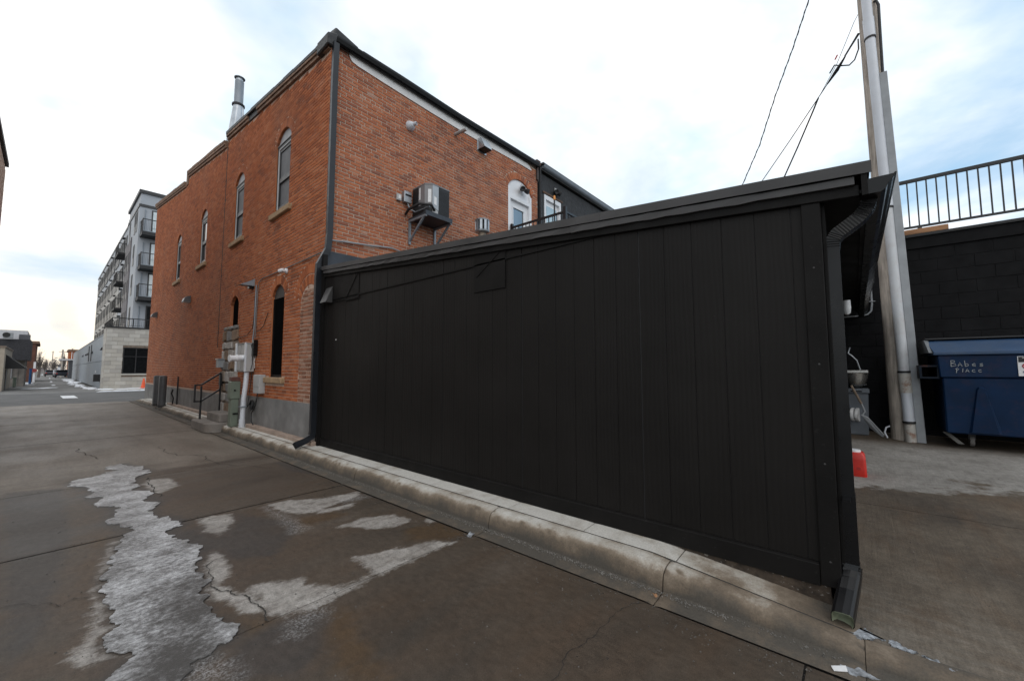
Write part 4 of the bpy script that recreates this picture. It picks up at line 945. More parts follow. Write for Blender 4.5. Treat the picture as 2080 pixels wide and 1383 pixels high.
# ================================================================== SHED
XS = 3.10
sh = thing('black_shed', 'long lean-to shed clad in black grooved boards with a sloping roof', 'shed', (XS, 0.1, 0.17))
def rz(y): return 2.672+(y+0.13)*0.0835        # roof top edge height along the alley
SY0, SY1 = 0.106, 6.955
GRV = [0.262-0.2075*0.0]+[0.262+0.2055*i for i in range(1, 40)]
edges = [0.20]+[y for y in GRV if y < SY1-0.05]+[SY1]
bt = lambda y: rz(y)-0.13
ZBAR = 2.635
for a, b_ in zip(edges[:-1], edges[1:]):
    ga = .0045 if min(abs(a-(2.523+1.233*q)) for q in range(-2, 5)) < .06 else .0014; gb = .0045 if min(abs(b_-(2.523+1.233*q)) for q in range(-2, 5)) < .06 else .0014; a1, b1 = a+ga, b_-gb
    mb = MB(); zl = 0.31
    def seg(z0a, z0b, z1a, z1b, d):
        mb.hexa([(XS-d, a1, z0a), (XS+.01, a1, z0a), (XS+.01, b1, z0b), (XS-d, b1, z0b)], [(XS-d, a1, z1a), (XS+.01, a1, z1a), (XS+.01, b1, z1b), (XS-d, b1, z1b)])
    ta, tb = bt(a), bt(b_)
    if min(ta, tb) > ZBAR+.02: seg(zl, zl, ZBAR-.004, ZBAR-.004, .0); seg(ZBAR+.012, ZBAR+.012, ta, tb, .005)
    else: seg(zl, zl, ta, tb, .0)
    mb.build('siding_board', SIDING, sh, bevel=.002)
MB().hexa([(XS+.006, .12, .18), (XS+.03, .12, .18), (XS+.03, SY1, .18), (XS+.006, SY1, .18)], [(XS+.006, .12, bt(.12)), (XS+.03, .12, bt(.12)), (XS+.03, SY1, bt(SY1)), (XS+.006, SY1, bt(SY1))]).build('sheathing', RUBBER, sh)
MB().box(XS-.012, XS+.006, 1.0, SY1-.0, ZBAR-.004, ZBAR+.012).build('joint_flashing', BTRIM, sh)
MB().hexa([(XS-.022, .106, .185), (XS+.03, .106, .185), (XS+.03, .205, .185), (XS-.022, .205, .185)], [(XS-.022, .106, bt(.106)), (XS+.03, .106, bt(.106)), (XS+.03, .205, bt(.205)), (XS-.022, .205, bt(.205))]).build('corner_board', BTRIM, sh, bevel=.004)
MB().box(XS+.03, XS+.12, .086, .106, .185, bt(.1)).build('corner_board', BTRIM, sh, bevel=.003)
MB().hexa([(XS-.020, .207, .175), (XS+.006, .207, .175), (XS+.006, SY1, .178), (XS-.020, SY1, .178)], [(XS-.020, .207, .300), (XS+.006, .207, .31), (XS+.006, SY1, .31), (XS-.020, SY1, .300)]).build('skirt_board', BTRIM, sh, bevel=.003)
MB().hexa([(XS-.030, SY1, .18), (XS+.03, SY1, .18), (XS+.03, YB-.02, .18), (XS-.03, YB-.02, .18)], [(XS-.03, SY1, bt(SY1)), (XS+.03, SY1, bt(SY1)), (XS+.03, YB-.02, bt(SY1)), (XS-.03, YB-.02, bt(SY1))]).build('end_trim', BTRIM, sh)
fk = P(682, 690, X=XS-.003); MB().lathe((XS-.0005, fk.y, fk.z), [(.001, .004), (.012, .003), (.013, 0)], 8, (-1, 0, 0)).build('paint_fleck', LABELW, sh)
for z in (.33, .9, 1.5, 2.1): MB().lathe((XS-.0225, .155, z), [(.001, .002), (.005, .001), (.006, 0)], 8, (-1, 0, 0)).build('nail_head', BMETAL, sh)
# metal patches with folded diagonal creases
def patch(y0, y1, z0, z1, fold):
    mb = MB(); x = XS-.012
    mb.prism([(x, y0, z0), (x, y1, z0), (x, y1, z1(y1)), (x, y0, z1(y0))], (.006, 0, 0))
    p = mb.build('cover_patch', BTRIM, sh, bevel=.002)
    c = MB(); a, b_, cc, d = fold
    for p0, p1 in ((a, b_),):
        v0 = Vector((x-.001, p0[0], p0[1])); v1 = Vector((x-.001, p1[0], p1[1])); dd = (v1-v0).normalized(); nn = Vector((0, -dd.z, dd.y))*.006
        c.add([v0+nn, v1+nn, v1-nn, v0-nn, (v0+v1)/2*0+v0+Vector((-.006, 0, 0)), v1+Vector((-.006, 0, 0))], [(0,1,5,4),(4,5,2,3)])
    c.build('crease', BTRIM, p)
patch(2.74, 3.21, 2.33, lambda y: bt(y)-.003, ((2.76, 2.76), (3.17, 2.50), 0, 0))
patch(5.79, 6.93, 2.60, lambda y: bt(y)-.003, ((5.83, 2.98), (6.18, 2.62), 0, 0))
patch(5.785, 6.21, 2.57, lambda y: 2.6, ((5.8, 2.59), (6.2, 2.58), 0, 0))
# wedge hood vent near the brick corner
hv = MB().hexa([(XS-.13, 6.66, 2.60), (XS-.012, 6.66, 2.60), (XS-.012, 6.88, 2.60), (XS-.13, 6.88, 2.60)], [(XS-.03, 6.66, 2.86), (XS-.012, 6.66, 2.88), (XS-.012, 6.88, 2.88), (XS-.03, 6.88, 2.86)])
hv.build('hood_vent', BMETAL, sh, bevel=.004)
# roof: slab, metal edge, crumpled counter flashing, frieze
RX = XS-.065
def rake(mb, d0, d1, t0, t1, y0=-.135, y1=SY1+.02, n=1, wav=0.0):
    rng = np.linspace(y0, y1, n+1); ring_ = []
    for y in rng:
        w1 = wav*random.uniform(-1, 1); w2 = wav*random.uniform(-1, 1)
        ring_.append([Vector((XS-d0, y, rz(y)-t0+w1*.3)), Vector((XS-d1+w2, y, rz(y)-t0+w1*.3)), Vector((XS-d1-w1*.8, y, rz(y)-t1+w2)), Vector((XS-d0, y, rz(y)-t1+w2))])
    return mb.ring(ring_)
rf = MB().hexa([(RX, -.13, rz(-.13)-.05), (9.4, -.13, rz(-.13)-.05), (9.4, YB-.04, rz(YB)-.05), (RX, YB-.04, rz(YB)-.05)], [(RX, -.13, rz(-.13)), (9.4, -.13, rz(-.13)), (9.4, YB-.04, rz(YB)), (RX, YB-.04, rz(YB))])
rf.build('roof', ROOFM, sh)
ys_e = [-.14, 1.6, 2.62, 4.2, 5.75, SY1+.03]
for a, b_ in zip(ys_e[:-1], ys_e[1:]):
    j = random.uniform(-.002, .002)
    rake(MB(), .064, .070+j, -.004, .066+j, a+.002, b_-.0, 6, .0015).build('edge_flashing', BMETAL, sh)
for a, b_ in ((-.06, 1.9), (1.88, 5.3), (5.25, SY1)):
    rake(MB(), .03, .058, .073, .125, a, b_, max(6, int((b_-a)/.12)), .006).build('crumpled_flashing', BMETAL, sh)
rake(MB(), .0, .034, .118, .185, -.08, SY1, 1).build('frieze_board', BTRIM, sh, bevel=.003)
# end wall, eave, soffit, gutter
ew = []
for k in range(30):
    x0 = XS+.13+k*.2055
    if x0 > 9.1: break
    MB().box(x0+.004, min(x0+.2015, 9.38), .098, .112, .22+.05*(x0-3.1), bt(.1)).build('end_board', SIDING, sh, bevel=.002)
MB().box(XS+.03, 9.38, .11, .14, .1, bt(.1)).build('sheathing', RUBBER, sh)
MB().hexa([(XS-.03, -.115, rz(-.13)-.17), (9.38, -.115, rz(-.13)-.17), (9.38, .098, rz(.1)-.165), (XS-.03, .098, rz(.1)-.165)], [(XS-.03, -.115, rz(-.13)-.15), (9.38, -.115, rz(-.13)-.15), (9.38, .098, rz(.1)-.145), (XS-.03, .098, rz(.1)-.145)]).build('soffit', BTRIM, sh)
MB().box(XS-.06, 9.38, -.118, -.09, rz(-.13)-.19, rz(-.13)-.052).build('eave_fascia', BTRIM, sh)
GX0, GX1 = XS-.052, 9.36; zt0, zt1 = 2.572, 2.47
gp2 = [(0, 0), (0, -.088), (.055, -.09), (.075, -.075), (.085, -.05), (.105, -.025), (.118, 0), (.112, .004), (.10, -.02), (.08, -.045), (.07, -.068), (.05, -.082), (.006, -.08), (.006, 0)]
ge = MB().ring([[Vector((x, -.118-a, zz_+b_)) for a, b_ in gp2] for x, zz_ in ((GX0, zt0), (GX1, zt1))]); go = ge.build('gutter', BGUT, sh)
MB().prism([(GX0-.004, -.116-a, zt0+b_) for a, b_ in gp2[:7]], (.008, 0, 0)).build('end_cap', BGUT, go)
MB().tube([(GX0, -.236, zt0+.003), (GX1, -.236, zt1+.003)], .006, 6).build('gutter_lip', BGUT, go)
# corrugated downspout: outlet, pleated elbow, straight fluted run, elbow spilling on the kerb
SD = Vector((1, 0, 0))
ds = MB(); cx_ = XS+.085; EY = -.135
pts = [Vector((cx_, EY, 2.51)), Vector((cx_, EY+.02, 2.46))]
fluted(ds, pts, .048, .036); 
def pleat(mb, path, w, d, n):
    # pleated sweep: alternate wide and narrow rings
    L = []; tot = len(path)-1
    for i in range(n+1):
        f_ = i/n*tot; k = min(int(f_), tot-1); L.append(path[k].lerp(path[k+1], f_-k))
    rings = []
    for i, p in enumerate(L):
        dd = (L[min(i+1, n)]-L[max(i-1, 0)]).normalized(); s_ = (SD-dd*SD.dot(dd)).normalized(); up = s_.cross(dd); k = 1.0 if i % 2 == 0 else .955
        rings.append([p+s_*a*w*k+up*b_*d*k for a, b_ in ((-1,-1),(-.5,-1.06),(0,-1),(.5,-1.06),(1,-1),(1,1),(.5,1.06),(0,1),(-.5,1.06),(-1,1))])
    return mb.ring(rings)
path = [Vector((cx_, EY+.012, 2.475)), Vector((cx_, EY+.03, 2.43)), Vector((cx_, -.07, 2.385)), Vector((cx_, -.015, 2.345)), Vector((cx_, .032, 2.312)), Vector((cx_, .056, 2.275)), Vector((cx_, .062, 2.22))]
pleat(ds, path, .049, .037, 46)
fluted(ds, [(cx_, .062, 2.235), (cx_, .062, .70)], .047, .036); fluted(ds, [(cx_, .062, .72), (cx_-.002, .062, .31)], .051, .039)
dspo = ds.build('downspout', BGUT, sh)
e2 = MB(); pleat(e2, [Vector((cx_, .062, .33)), Vector((cx_-.012, .062, .285)), Vector((cx_-.035, .066, .25))], .052, .040, 8)
SD = Vector((.4, 0, .9)).normalized()
prof_c = [Vector((cx_-.006, .062, .30)), Vector((cx_-.02, .065, .265)), Vector((cx_-.06, .072, .228)), Vector((cx_-.13, .085, .178)), Vector((cx_-.275, .108, .098))]
def hollow(mb, pts, w, d):
    rings = []
    for i, p in enumerate(pts):
        dd = (pts[min(i+1, len(pts)-1)]-pts[max(i-1, 0)]).normalized(); s_ = Vector((0, 1, 0)); up = s_.cross(dd).normalized()
        rings.append([p+(s_*math.copysign(abs(math.cos(t))**.55, math.cos(t))*d+up*math.copysign(abs(math.sin(t))**.55, math.sin(t))*w)*(1+(.014 if k % 2 else -.014)) for k, t in enumerate([2*math.pi*k/28 for k in range(28)])])
    return mb.ring(rings, True, False)
hollow(e2, prof_c, .058, .050); e2.build('elbow', BGUT, dspo, fix=False)
inn = MB(); hollow(inn, [prof_c[3], prof_c[4]+Vector((-.001, 0, 0))], .0545, .0465); inn.build('elbow_inside', M('mossy_enamel', (0.30, 0.33, 0.23), .6, var=.3, vs_=14), dspo, fix=False)
MB().box(3.04, 3.14, .045, .08, .70, .715).build('strap', BGUT, dspo)
MB().hexa([(XS-.004, .16, .06), (XS+.1, .16, .06), (XS+.1, 1.6, .14), (XS-.004, 1.6, .14)], [(XS-.004, .16, .187), (XS+.1, .16, .187), (XS+.1, 1.6, .187), (XS-.004, 1.6, .187)]).build('foundation', M('brown_stained_footing', (0.052, 0.038, 0.027), .95, var=.6, vs_=16, bump=1.0, bs=30, spots=.25), sh)
MB().box(XS+.1, 9.38, .10, .14, .04, .24).build('foundation', PARGE, sh)
def wall_lamp(name, label):
    t = thing(name, label, 'wall light', (6.2, .06, 2.1)); 
    MB().box(6.13, 6.27, .052, .096, 2.20, 2.34).build('back_plate', BGUT, t, bevel=.006)
    MB().lathe((6.2, .02, 2.12), [(0.015, 0), (.035, .02), (.042, .08), (.04, .17)], 14).build('diffuser', M('opal_lamp_glass', (0.7, 0.72, 0.74), .3), t, smooth=True)
wall_lamp('wall_lamp', 'white jar-shaped wall light under the shed eave')

# ================================================================== FITTINGS ON THE BRICK BUILDING
GRP = 'grey half-shade lamps on the long brick side wall'
def wallpack(y, z, label):
    t = thing('wall_light', label, 'wall light', (XB, y, z), GRP)
    MB().box(XB-.07, XB, y-.05, y+.05, z+.02, z+.20).build('base_plate', BGUT, t, bevel=.005)
    prof = [(0, .22), (-.09, .20), (-.17, .12), (-.21, 0.0), (-.19, -.02)]
    m1 = MB(); 
    for a, b_ in zip(prof[:-1], prof[1:]): m1.quad((XB+a[0], y-.14, z+a[1]), (XB+a[0], y+.14, z+a[1]), (XB+b_[0], y+.14, z+b_[1]), (XB+b_[0], y-.14, z+b_[1]))
    for s in (-.14, .14): m1.add([(XB, y+s, z-.02)]+[(XB+a, y+s, z+b_) for a, b_ in prof], [(0,1,2,3,4,5)])
    m1.build('shade', M('grey_lamp_shade', (0.10, 0.105, 0.11), .35, metal=.3), t, fix=True)
    MB().box(XB-.19, XB-.01, y-.13, y+.13, z-.025, z-.02).build('lens', LABELW, t)
wallpack(17.55, 3.82, 'grey half-shade wall lamp below the two middle upper windows of the brick wall')
wallpack(24.0, 3.86, 'grey half-shade wall lamp at the far end of the brick wall')
t = thing('hood_shade', 'dark wedge hood on the brick wall at the head of the service pipe', 'hood', (XB, 10.85, 3.4))
MB().hexa([(XB-.30, 10.78, 3.46), (XB, 10.78, 3.46), (XB, 10.98, 3.46), (XB-.30, 10.98, 3.46)], [(XB-.02, 10.78, 3.62), (XB, 10.78, 3.64), (XB, 10.98, 3.64), (XB-.02, 10.98, 3.62)]).build('hood', GALVD, t)
MB().box(XB-.1, XB, 10.82, 10.94, 3.40, 3.46).build('hood_base', BGUT, t)
t = thing('security_camera', 'small white bullet camera above the blacked-out tall window', 'camera', (XB, 8.86, 3.5))
MB().lathe((XB, 8.80, 3.50), [(.0, 0), (.055, 0), (.055, .03), (.03, .05), (.02, .09)], 12, (-1, 0, 0)).build('bracket', WHITE, t, smooth=True)
MB().lathe((XB-.10, 8.74, 3.495), [(.0, -.02), (.034, -.02), (.038, .02), (.038, .10), (.036, .11)], 14, (-.3, 1, -.12)).build('housing', WHITE, t, smooth=True)
MB().lathe((XB-.131, 8.845, 3.483), [(.034, 0), (.03, .01), (0, .012)], 14, (-.3, 1, -.12)).build('lens', BGUT, t, smooth=True)
cd = MB(); cd.tube([(XB-.02, 7.18, 3.58), (XB-.02, 8.6, 3.565), (XB-.02, 10.2, 3.555), (XB-.02, 10.42, 3.50), (XB-.025, 10.46, 3.3), (XB-.025, 10.5, 2.2)], .010, 8)
tag(cd.build('conduit', M('dull_conduit', (.16,.155,.15), .6)), 'thin grey conduit running along the brick wall and down to the electrical cabinet', 'conduit')
cd = MB(); cd.tube([(XB-.03, 10.56, 3.45), (XB-.03, 10.57, 2.5), (XB-.04, 10.6, 2.15)], .016, 8)
tag(cd.build('service_conduit', GALVD), 'galvanised service pipe dropping from the wedge hood beside the thin conduit', 'conduit')
cb = MB(); cb.tube([(XB-.02, 10.66, 3.2), (XB-.025, 10.63, 2.8), (XB-.03, 10.68, 2.45), (XB-.04, 11.0, 2.30), (XB-.03, 11.5, 2.27), (XB-.02, 11.9, 2.30)], .008, 6)
cb.tube([(XB-.02, 9.75, 2.72), (XB-.03, 9.95, 2.45), (XB-.03, 10.2, 2.36), (XB-.03, 10.4, 2.34)], .008, 6)
tag(cb.build('loose_cable', RUBBER), 'black loose cable swagged on bricks above the electrical cabinet', 'cable')
# electrical cabinet, pipes, pedestal
t = thing('electrical_cabinet', 'grey electrical cabinet on the brick wall', 'electrical box', (3.03, 10.9, 1.42))
MB().box(2.945, XB-.015, 10.50, 11.29, 1.42, 2.07).build('case', CABG, t, bevel=.01)
MB().box(2.935, 2.945, 10.53, 10.86, 1.45, 2.04).build('cover', CABG, t, bevel=.004); MB().box(2.935, 2.945, 10.95, 11.26, 1.45, 2.04).build('cover', CABG, t, bevel=.004)
MB().box(2.925, XB-.015, 10.485, 11.31, 2.07, 2.085).build('drip_cap', CABG, t)
MB().box(2.915, 2.945, 10.50, 10.58, 1.42, 2.09).build('channel', PVC, t, bevel=.004); MB().box(2.915, 2.945, 11.18, 11.27, 1.42, 2.10).build('channel', PVC, t, bevel=.004)
MB().box(3.03, XB, 10.36, 10.48, 1.78, 2.15).build('side_box', BGUT, t, bevel=.01)
MB().tube([(3.02, 10.49, 2.05), (3.05, 10.485, 1.9), (3.06, 10.49, 1.6), (3.03, 10.485, 1.46)], .007, 6).build('wire', RUBBER, t)
MB().tube([(3.09, 10.44, 2.0), (3.10, 10.44, 1.8), (3.085, 10.44, 1.65), (3.10, 10.45, 1.5)], .006, 6).build('wire', LABELW, t)
t = thing('vent_pipe', 'white plastic pipe rising from the walk to the electrical cabinet', 'pipe', (2.95, 10.55, .17))
MB().tube([(2.93, 10.56, .17), (2.94, 10.56, .8), (2.975, 10.58, 1.15), (2.99, 10.60, 1.42)], .052, 14).build('riser', PVC, t, smooth=True)
MB().tube([(2.93, 10.56, .17), (2.93, 10.56, .35)], .062, 14).build('coupling', PVC, t, smooth=True)
MB().box(2.86, 3.0, 10.49, 10.63, .62, .645).build('strap', GALVD, t)
t = thing('meter_sleeve', 'short thick white pipe sticking out sideways from the electrical cabinet', 'pipe', (2.8, 10.66, 1.7))
MB().tube([(2.945, 10.66, 1.745), (2.66, 10.62, 1.72)], .066, 16).build('sleeve', WHITE, t, smooth=True)
MB().tube([(2.80, 10.64, 1.732), (2.775, 10.637, 1.73)], .078, 16).build('flange', WHITE, t, smooth=True); MB().tube([(2.665, 10.62, 1.72), (2.64, 10.617, 1.718)], .078, 16).build('flange', WHITE, t, smooth=True)
t = thing('utility_pedestal', 'green utility pedestal standing beside the white pipe', 'pedestal', (2.84, 10.9, .17))
MB().box(2.765, 2.915, 10.80, 11.02, .17, 1.16).build('lower_case', GREENP, t, bevel=.012); MB().box(2.745, 2.935, 10.78, 11.04, .80, 1.20).build('upper_case', GREENP, t, bevel=.012)
MB().box(2.80, 2.84, 10.772, 10.78, .98, 1.01).build('latch', BGUT, t); MB().box(2.76, 2.92, 10.80, 11.02, 1.20, 1.30).build('cap', M('red_brown_cap', (0.12, 0.045, 0.035), .6), t, bevel=.01)
MB().box(2.80, 2.90, 10.775, 10.80, .45, .48).build('hasp', BGUT, t)
t = thing('junction_box', 'narrow grey enclosure fixed below the cabinet beside the stone sill', 'electrical box', (3.05, 10.0, .95))
MB().box(3.0, XB, 9.78, 10.16, .95, 1.36).build('case', CABG, t, bevel=.008); MB().box(2.99, 3.0, 9.80, 10.14, 1.10, 1.34).build('lid', CABG, t, bevel=.003)
cb = MB(); cb.tube([(3.06, 10.05, .95), (3.05, 10.1, .7), (3.0, 10.2, .5), (2.99, 10.15, .33), (3.02, 10.1, .25)], .012, 6); cb.lathe((3.04, 10.33, .68), [(.09, -.02), (.11, -.02), (.11, .02), (.09, .02), (.09, -.02)], 16, (-1, 0, 0)); cb.lathe((3.03, 10.30, .66), [(.11, -.01), (.125, -.01), (.125, .01), (.11, .01), (.11, -.01)], 16, (-1, .3, .1))
cb.tube([(3.03, 10.33, .78), (2.99, 10.5, .6), (3.0, 10.45, .75), (3.04, 10.42, 1.4)], .009, 6)
tag(cb.build('cable_coil', RUBBER), 'black coil of cable hung between white pipe and foundation', 'cable')
t = thing('mailbox', 'small steel box on the bricks by the handrail', 'box', (3.0, 12.95, 1.5))
MB().box(2.95, XB-.01, 12.84, 13.06, 1.52, 1.74).build('case', ZPAINT, t, bevel=.01); MB().box(2.93, XB-.01, 12.82, 13.08, 1.74, 1.76).build('lid', GALV, t)
tag(MB().box(3.03, XB-.02, 12.86, 13.06, 1.05, 1.32).build('meter_box', RUBBER, bevel=.01), 'black meter box behind the handrail', 'meter')
# steps and handrail
t = thing('steps', 'two rounded concrete steps in front of the stone-patched doorway', 'steps', (2.75, 11.9, .0))
def rstep(x0, x1, y0, y1, z0, z1, r):
    pl = [(x1, y0), (x1, y1)]
    for k in range(7): a = math.pi/2+math.pi/2*k/6; pl.append((x0+r+r*math.cos(a), y1-r+r*math.sin(a)))
    for k in range(7): a = math.pi+math.pi/2*k/6; pl.append((x0+r+r*math.cos(a), y0+r+r*math.sin(a)))
    return MB().prism([(x, y, z0) for x, y in pl], (0, 0, z1-z0))
rstep(2.44, 3.10, 11.32, 13.0, .0, .21, .24).build('step', STEPC, t, bevel=.012); rstep(2.72, 3.10, 11.52, 12.66, .21, .40, .05).build('step', STEPC, t, bevel=.012)
t = thing('handrail', 'black square-tube handrail by the concrete steps', 'handrail', (2.8, 12.8, .2))
h0 = P(403, 852, Z=.21); hy = 12.74
def sq(pts, s=.02): return MB().tube(pts, s, sq=(s, s))
xa, xb = 2.60, 3.0
sq([(xa, hy, .21), (xa, hy, 1.05)]).build('post', BLACKR, t); sq([(xb, hy, .40), (xb, hy, 1.38)]).build('post', BLACKR, t)
sq([(xa-.13, hy, 1.07), (xa, hy, 1.08), (xb, hy, 1.38)]).build('top_rail', BLACKR, t); sq([(xa-.13, hy, .66), (xa, hy, .66), (xb, hy, .95)]).build('lower_rail', BLACKR, t); sq([(xa-.13, hy, .64), (xa-.13, hy, 1.09)]).build('end_loop', BLACKR, t)
# bollards
def bollard(x, y, label):
    t = thing('bollard', label, 'bollard', (x, y, .17), 'two grey bollards by the far brick wall')
    MB().lathe((x, y, .12), [(.001, 0), (.115, 0), (.115, 1.08), (.10, 1.12), (.05, 1.135), (.001, 1.14)], 18).build('post', BOLL, t, smooth=True)
    MB().lathe((x, y, .172), [(.001, 0), (.135, 0), (.12, .02), (.11, .02)], 18).build('collar', JOINT, t)
bollard(2.72, 19.9, 'farther of the two dark grey steel bollards on the walk'); bollard(2.74, 18.95, 'nearer of the two dark grey steel bollards on the walk')
tag(MB().box(3.02, 3.06, 18.2, 18.24, .17, 1.22).build('thin_post', BLACKR), 'thin black post against the bricks beside the bollards', 'post')
hs = MB().tube([(3.0, 18.75, .75), (2.98, 18.85, .6), (3.02, 18.7, .45), (2.99, 18.62, .3), (3.0, 18.7, .17)], .022, 6)
tag(hs.build('hose_loop', RUBBER), 'short black hose hanging on the foundation behind the bollards', 'hose')
# things on the rear face
t = thing('cone_vent', 'round white cone vent high on the brick face', 'vent', (4.86, YB, 6.75))
MB().lathe((4.86, YB, 6.76), [(.001, 0), (.105, 0), (.105, .02), (.095, .06), (.06, .11), (.04, .13)], 20, (0, -1, 0)).build('cone', PVC, t, smooth=True)
MB().lathe((4.87, YB-.10, 6.77), [(.042, 0), (.042, .09), (.032, .09), (.032, .03), (.001, .03)], 14, (.5, -1, .12)).build('spout', PVC, t, smooth=True)
pp_ = MB().tube([(6.17, YB+.02, 7.19), (6.17, YB-.40, 7.165)], .042, 12)
tag(pp_.build('pipe_stub', CABG, smooth=True), 'short grey pipe stub poking out under the white eaves board', 'pipe')
t = thing('dryer_vent', 'square galvanised hooded vent just below the white eaves board', 'vent', (7.07, YB, 7.15))
MB().hexa([(6.93, YB-.26, 7.14), (7.21, YB-.26, 7.14), (7.21, YB, 7.14), (6.93, YB, 7.14)], [(6.93, YB-.12, 7.42), (7.21, YB-.12, 7.42), (7.21, YB, 7.44), (6.93, YB, 7.44)]).build('hood', GALV, t)
MB().box(6.95, 7.19, YB-.24, YB-.02, 7.12, 7.14).build('grille', BGUT, t); MB().box(6.90, 7.24, YB-.012, YB, 7.10, 7.46).build('flange', GALV, t)
def floods(x, z, y, name, label):
    t = thing(name, label, 'flood light', (x, y, z), 'twin flood lights over the upper doors')
    MB().box(x-.08, x+.08, y-.04, y, z-.06, z+.08).build('back_box', M('grey_box', (.4, .4, .4), .5), t, bevel=.006)
    for s in (-1, 1):
        MB().lathe((x+s*.09, y-.07, z-.07), [(.001, -.05), (.05, -.04), (.075, .03), (.08, .09), (.07, .095), (.001, .07)], 12, (s*.5, -1, -.45)).build('lamp_head', RUBBER, t, smooth=True)
    MB().box(x-.03, x+.03, y-.08, y-.04, z-.10, z-.05).build('sensor', LABELW, t)
floods(8.74, 6.74, YB-.01, 'flood_light', 'black twin flood light on white board over the arched brick doorway'); floods(10.55, 7.30, YB+.05, 'flood_light', 'twin flood light on black rendered wall above the second white door')
# air conditioner on its wall shelf
t = thing('wall_shelf', 'galvanised bracket shelf on the brick face carrying the air conditioner', 'bracket', (5.2, YB, 4.1))
sx0, sx1, sy0 = 4.87, 5.58, 6.50
MB().box(sx0, sx1, sy0, YB-.01, 4.655, 4.69).build('platform', NAVY, t); 
for x in (sx0, sx1-.04):
    MB().box(x, x+.04, sy0, YB, 4.615, 4.655).build('arm', GALVD, t); MB().box(x, x+.045, YB-.045, YB, 4.13, 4.615).build('wall_leg', GALVD, t)
    MB().tube([(x+.02, sy0+.08, 4.62), (x+.02, YB-.03, 4.20)], .018, sq=(.018, .018)).build('brace', GALVD, t)
MB().box(sx0, sx1, sy0-.012, sy0, 4.64, 4.735).build('front_lip', NAVY, t)
t = thing('air_conditioner', 'grey and black condenser unit on the wall shelf', 'air conditioner', (5.25, 6.8, 4.69))
ax0, ax1, ay0, ay1, az0, az1 = 4.95, 5.54, 6.53, 7.06, 4.72, 5.37
MB().box(ax0, ax1, ay0, ay1, az0-.03, az0).build('base_pan', BGUT, t, bevel=.01)
c_ = .11
pl = [(ax0+c_, ay0), (ax1-.03, ay0), (ax1, ay0+.03), (ax1, ay1), (ax0, ay1), (ax0, ay0+c_)]
MB().prism([(x, y, az0) for x, y in pl], (0, 0, az1-az0-.03)).build('coil', ACB, t)
MB().prism([(ax0+(x-ax0)*1.03-.01, ay0+(y-ay0)*1.02-.01, az1-.03) for x, y in pl], (0, 0, .035)).build('top_cover', ACG, t, bevel=.006)
MB().prism([(ax0-.006, ay0+.32, az0+.2), (ax0-.006, ay0+c_, az0+.2), (ax0-.006, ay0+c_, az1-.03), (ax0-.006, ay0+.32, az1-.03)], (.005, 0, 0)).build('side_panel', ACG, t)
MB().prism([(ax0-.006, ay0+c_, az0+.18), (ax0+c_, ay0-.006, az0+.18), (ax0+c_, ay0-.006, az1-.03), (ax0-.006, ay0+c_, az1-.03)], (.004, .004, 0)).build('corner_panel', ACG, t)
MB().prism([(ax0+c_, ay0-.006, az0+.16), (ax0+.27, ay0-.006, az0+.10), (ax0+.27, ay0-.006, az1-.03), (ax0+c_, ay0-.006, az1-.03)], (0, .005, 0)).build('front_panel', ACL, t)
MB().prism([(ax0+c_, ay0-.006, az0), (ax0+.26, ay0-.006, az0), (ax0+.26, ay0-.006, az0+.09), (ax0+c_, ay0-.006, az0+.15)], (0, .005, 0)).build('service_valve_plate', CABG, t)
MB().prism([(ax0-.009, ay0+.30, az0+.33), (ax0-.009, ay0+.25, az0+.33), (ax0-.009, ay0+.25, az1-.06), (ax0-.009, ay0+.30, az1-.06)], (.003, 0, 0)).build('rating_label', LABELW, t)
MB().prism([(ax0+.04, ay0+c_-.055, az0+.24), (ax0+.09, ay0+.008, az0+.24), (ax0+.09, ay0+.008, az0+.52), (ax0+.04, ay0+c_-.055, az0+.52)], (-.004, -.004, 0)).build('warning_label', LABELW, t)
MB().prism([(ax0+.15, ay0-.009, az0+.22), (ax0+.22, ay0-.009, az0+.20), (ax0+.22, ay0-.009, az0+.37), (ax0+.15, ay0-.009, az0+.39)], (0, .003, 0)).build('warning_label', LABELW, t)
fin = MB()
for k in range(22): fin.box(ax0+.29, ax1-.02, ay0-.004, ay0, az0+.04+k*.025, az0+.052+k*.025)
fin.build('coil_guard', RUBBER, t, kind='stuff')
fin = MB()
for k in range(22): fin.box(ax0-.004, ax0, ay0+.34, ay1-.02, az0+.04+k*.025, az0+.052+k*.025)
fin.build('coil_guard', RUBBER, t, kind='stuff')
ln = MB(); ln.tube([(ax0+.16, ay0-.01, az0+.08), (ax0+.02, ay0-.10, az0+.13), (ax0-.14, ay0+.10, az0+.16), (ax0-.20, ay0+.40, az0+.10), (ax0-.16, YB-.02, az0+.05)], .028, 10); ln.build('insulated_line', RUBBER, t, smooth=True)
ln = MB(); ln.tube([(4.80, YB-.05, 5.02), (4.82, YB-.12, 4.86), (4.90, YB-.2, 4.80), (4.98, ay0-.02, 4.84)], .014, 8); ln.build('electrical_whip', GALVD, t, smooth=True)
t = thing('disconnect_box', 'pale grey disconnect box on bricks left of the air conditioner', 'electrical box', (4.77, YB, 5.0))
MB().box(4.70, 4.88, YB-.10, YB, 5.00, 5.24).build('case', GALV, t, bevel=.008); MB().box(4.72, 4.86, YB-.112, YB-.10, 5.14, 5.17).build('handle', BGUT, t)
t = thing('outlet_cover', 'small weatherproof socket cover beside the disconnect box', 'socket', (4.61, YB, 5.0)); MB().box(4.55, 4.66, YB-.06, YB, 5.0, 5.14).build('cover', CABG, t, bevel=.008); MB().box(4.58, 4.63, YB-.068, YB-.06, 5.03, 5.11).build('flap', LABELW, t)
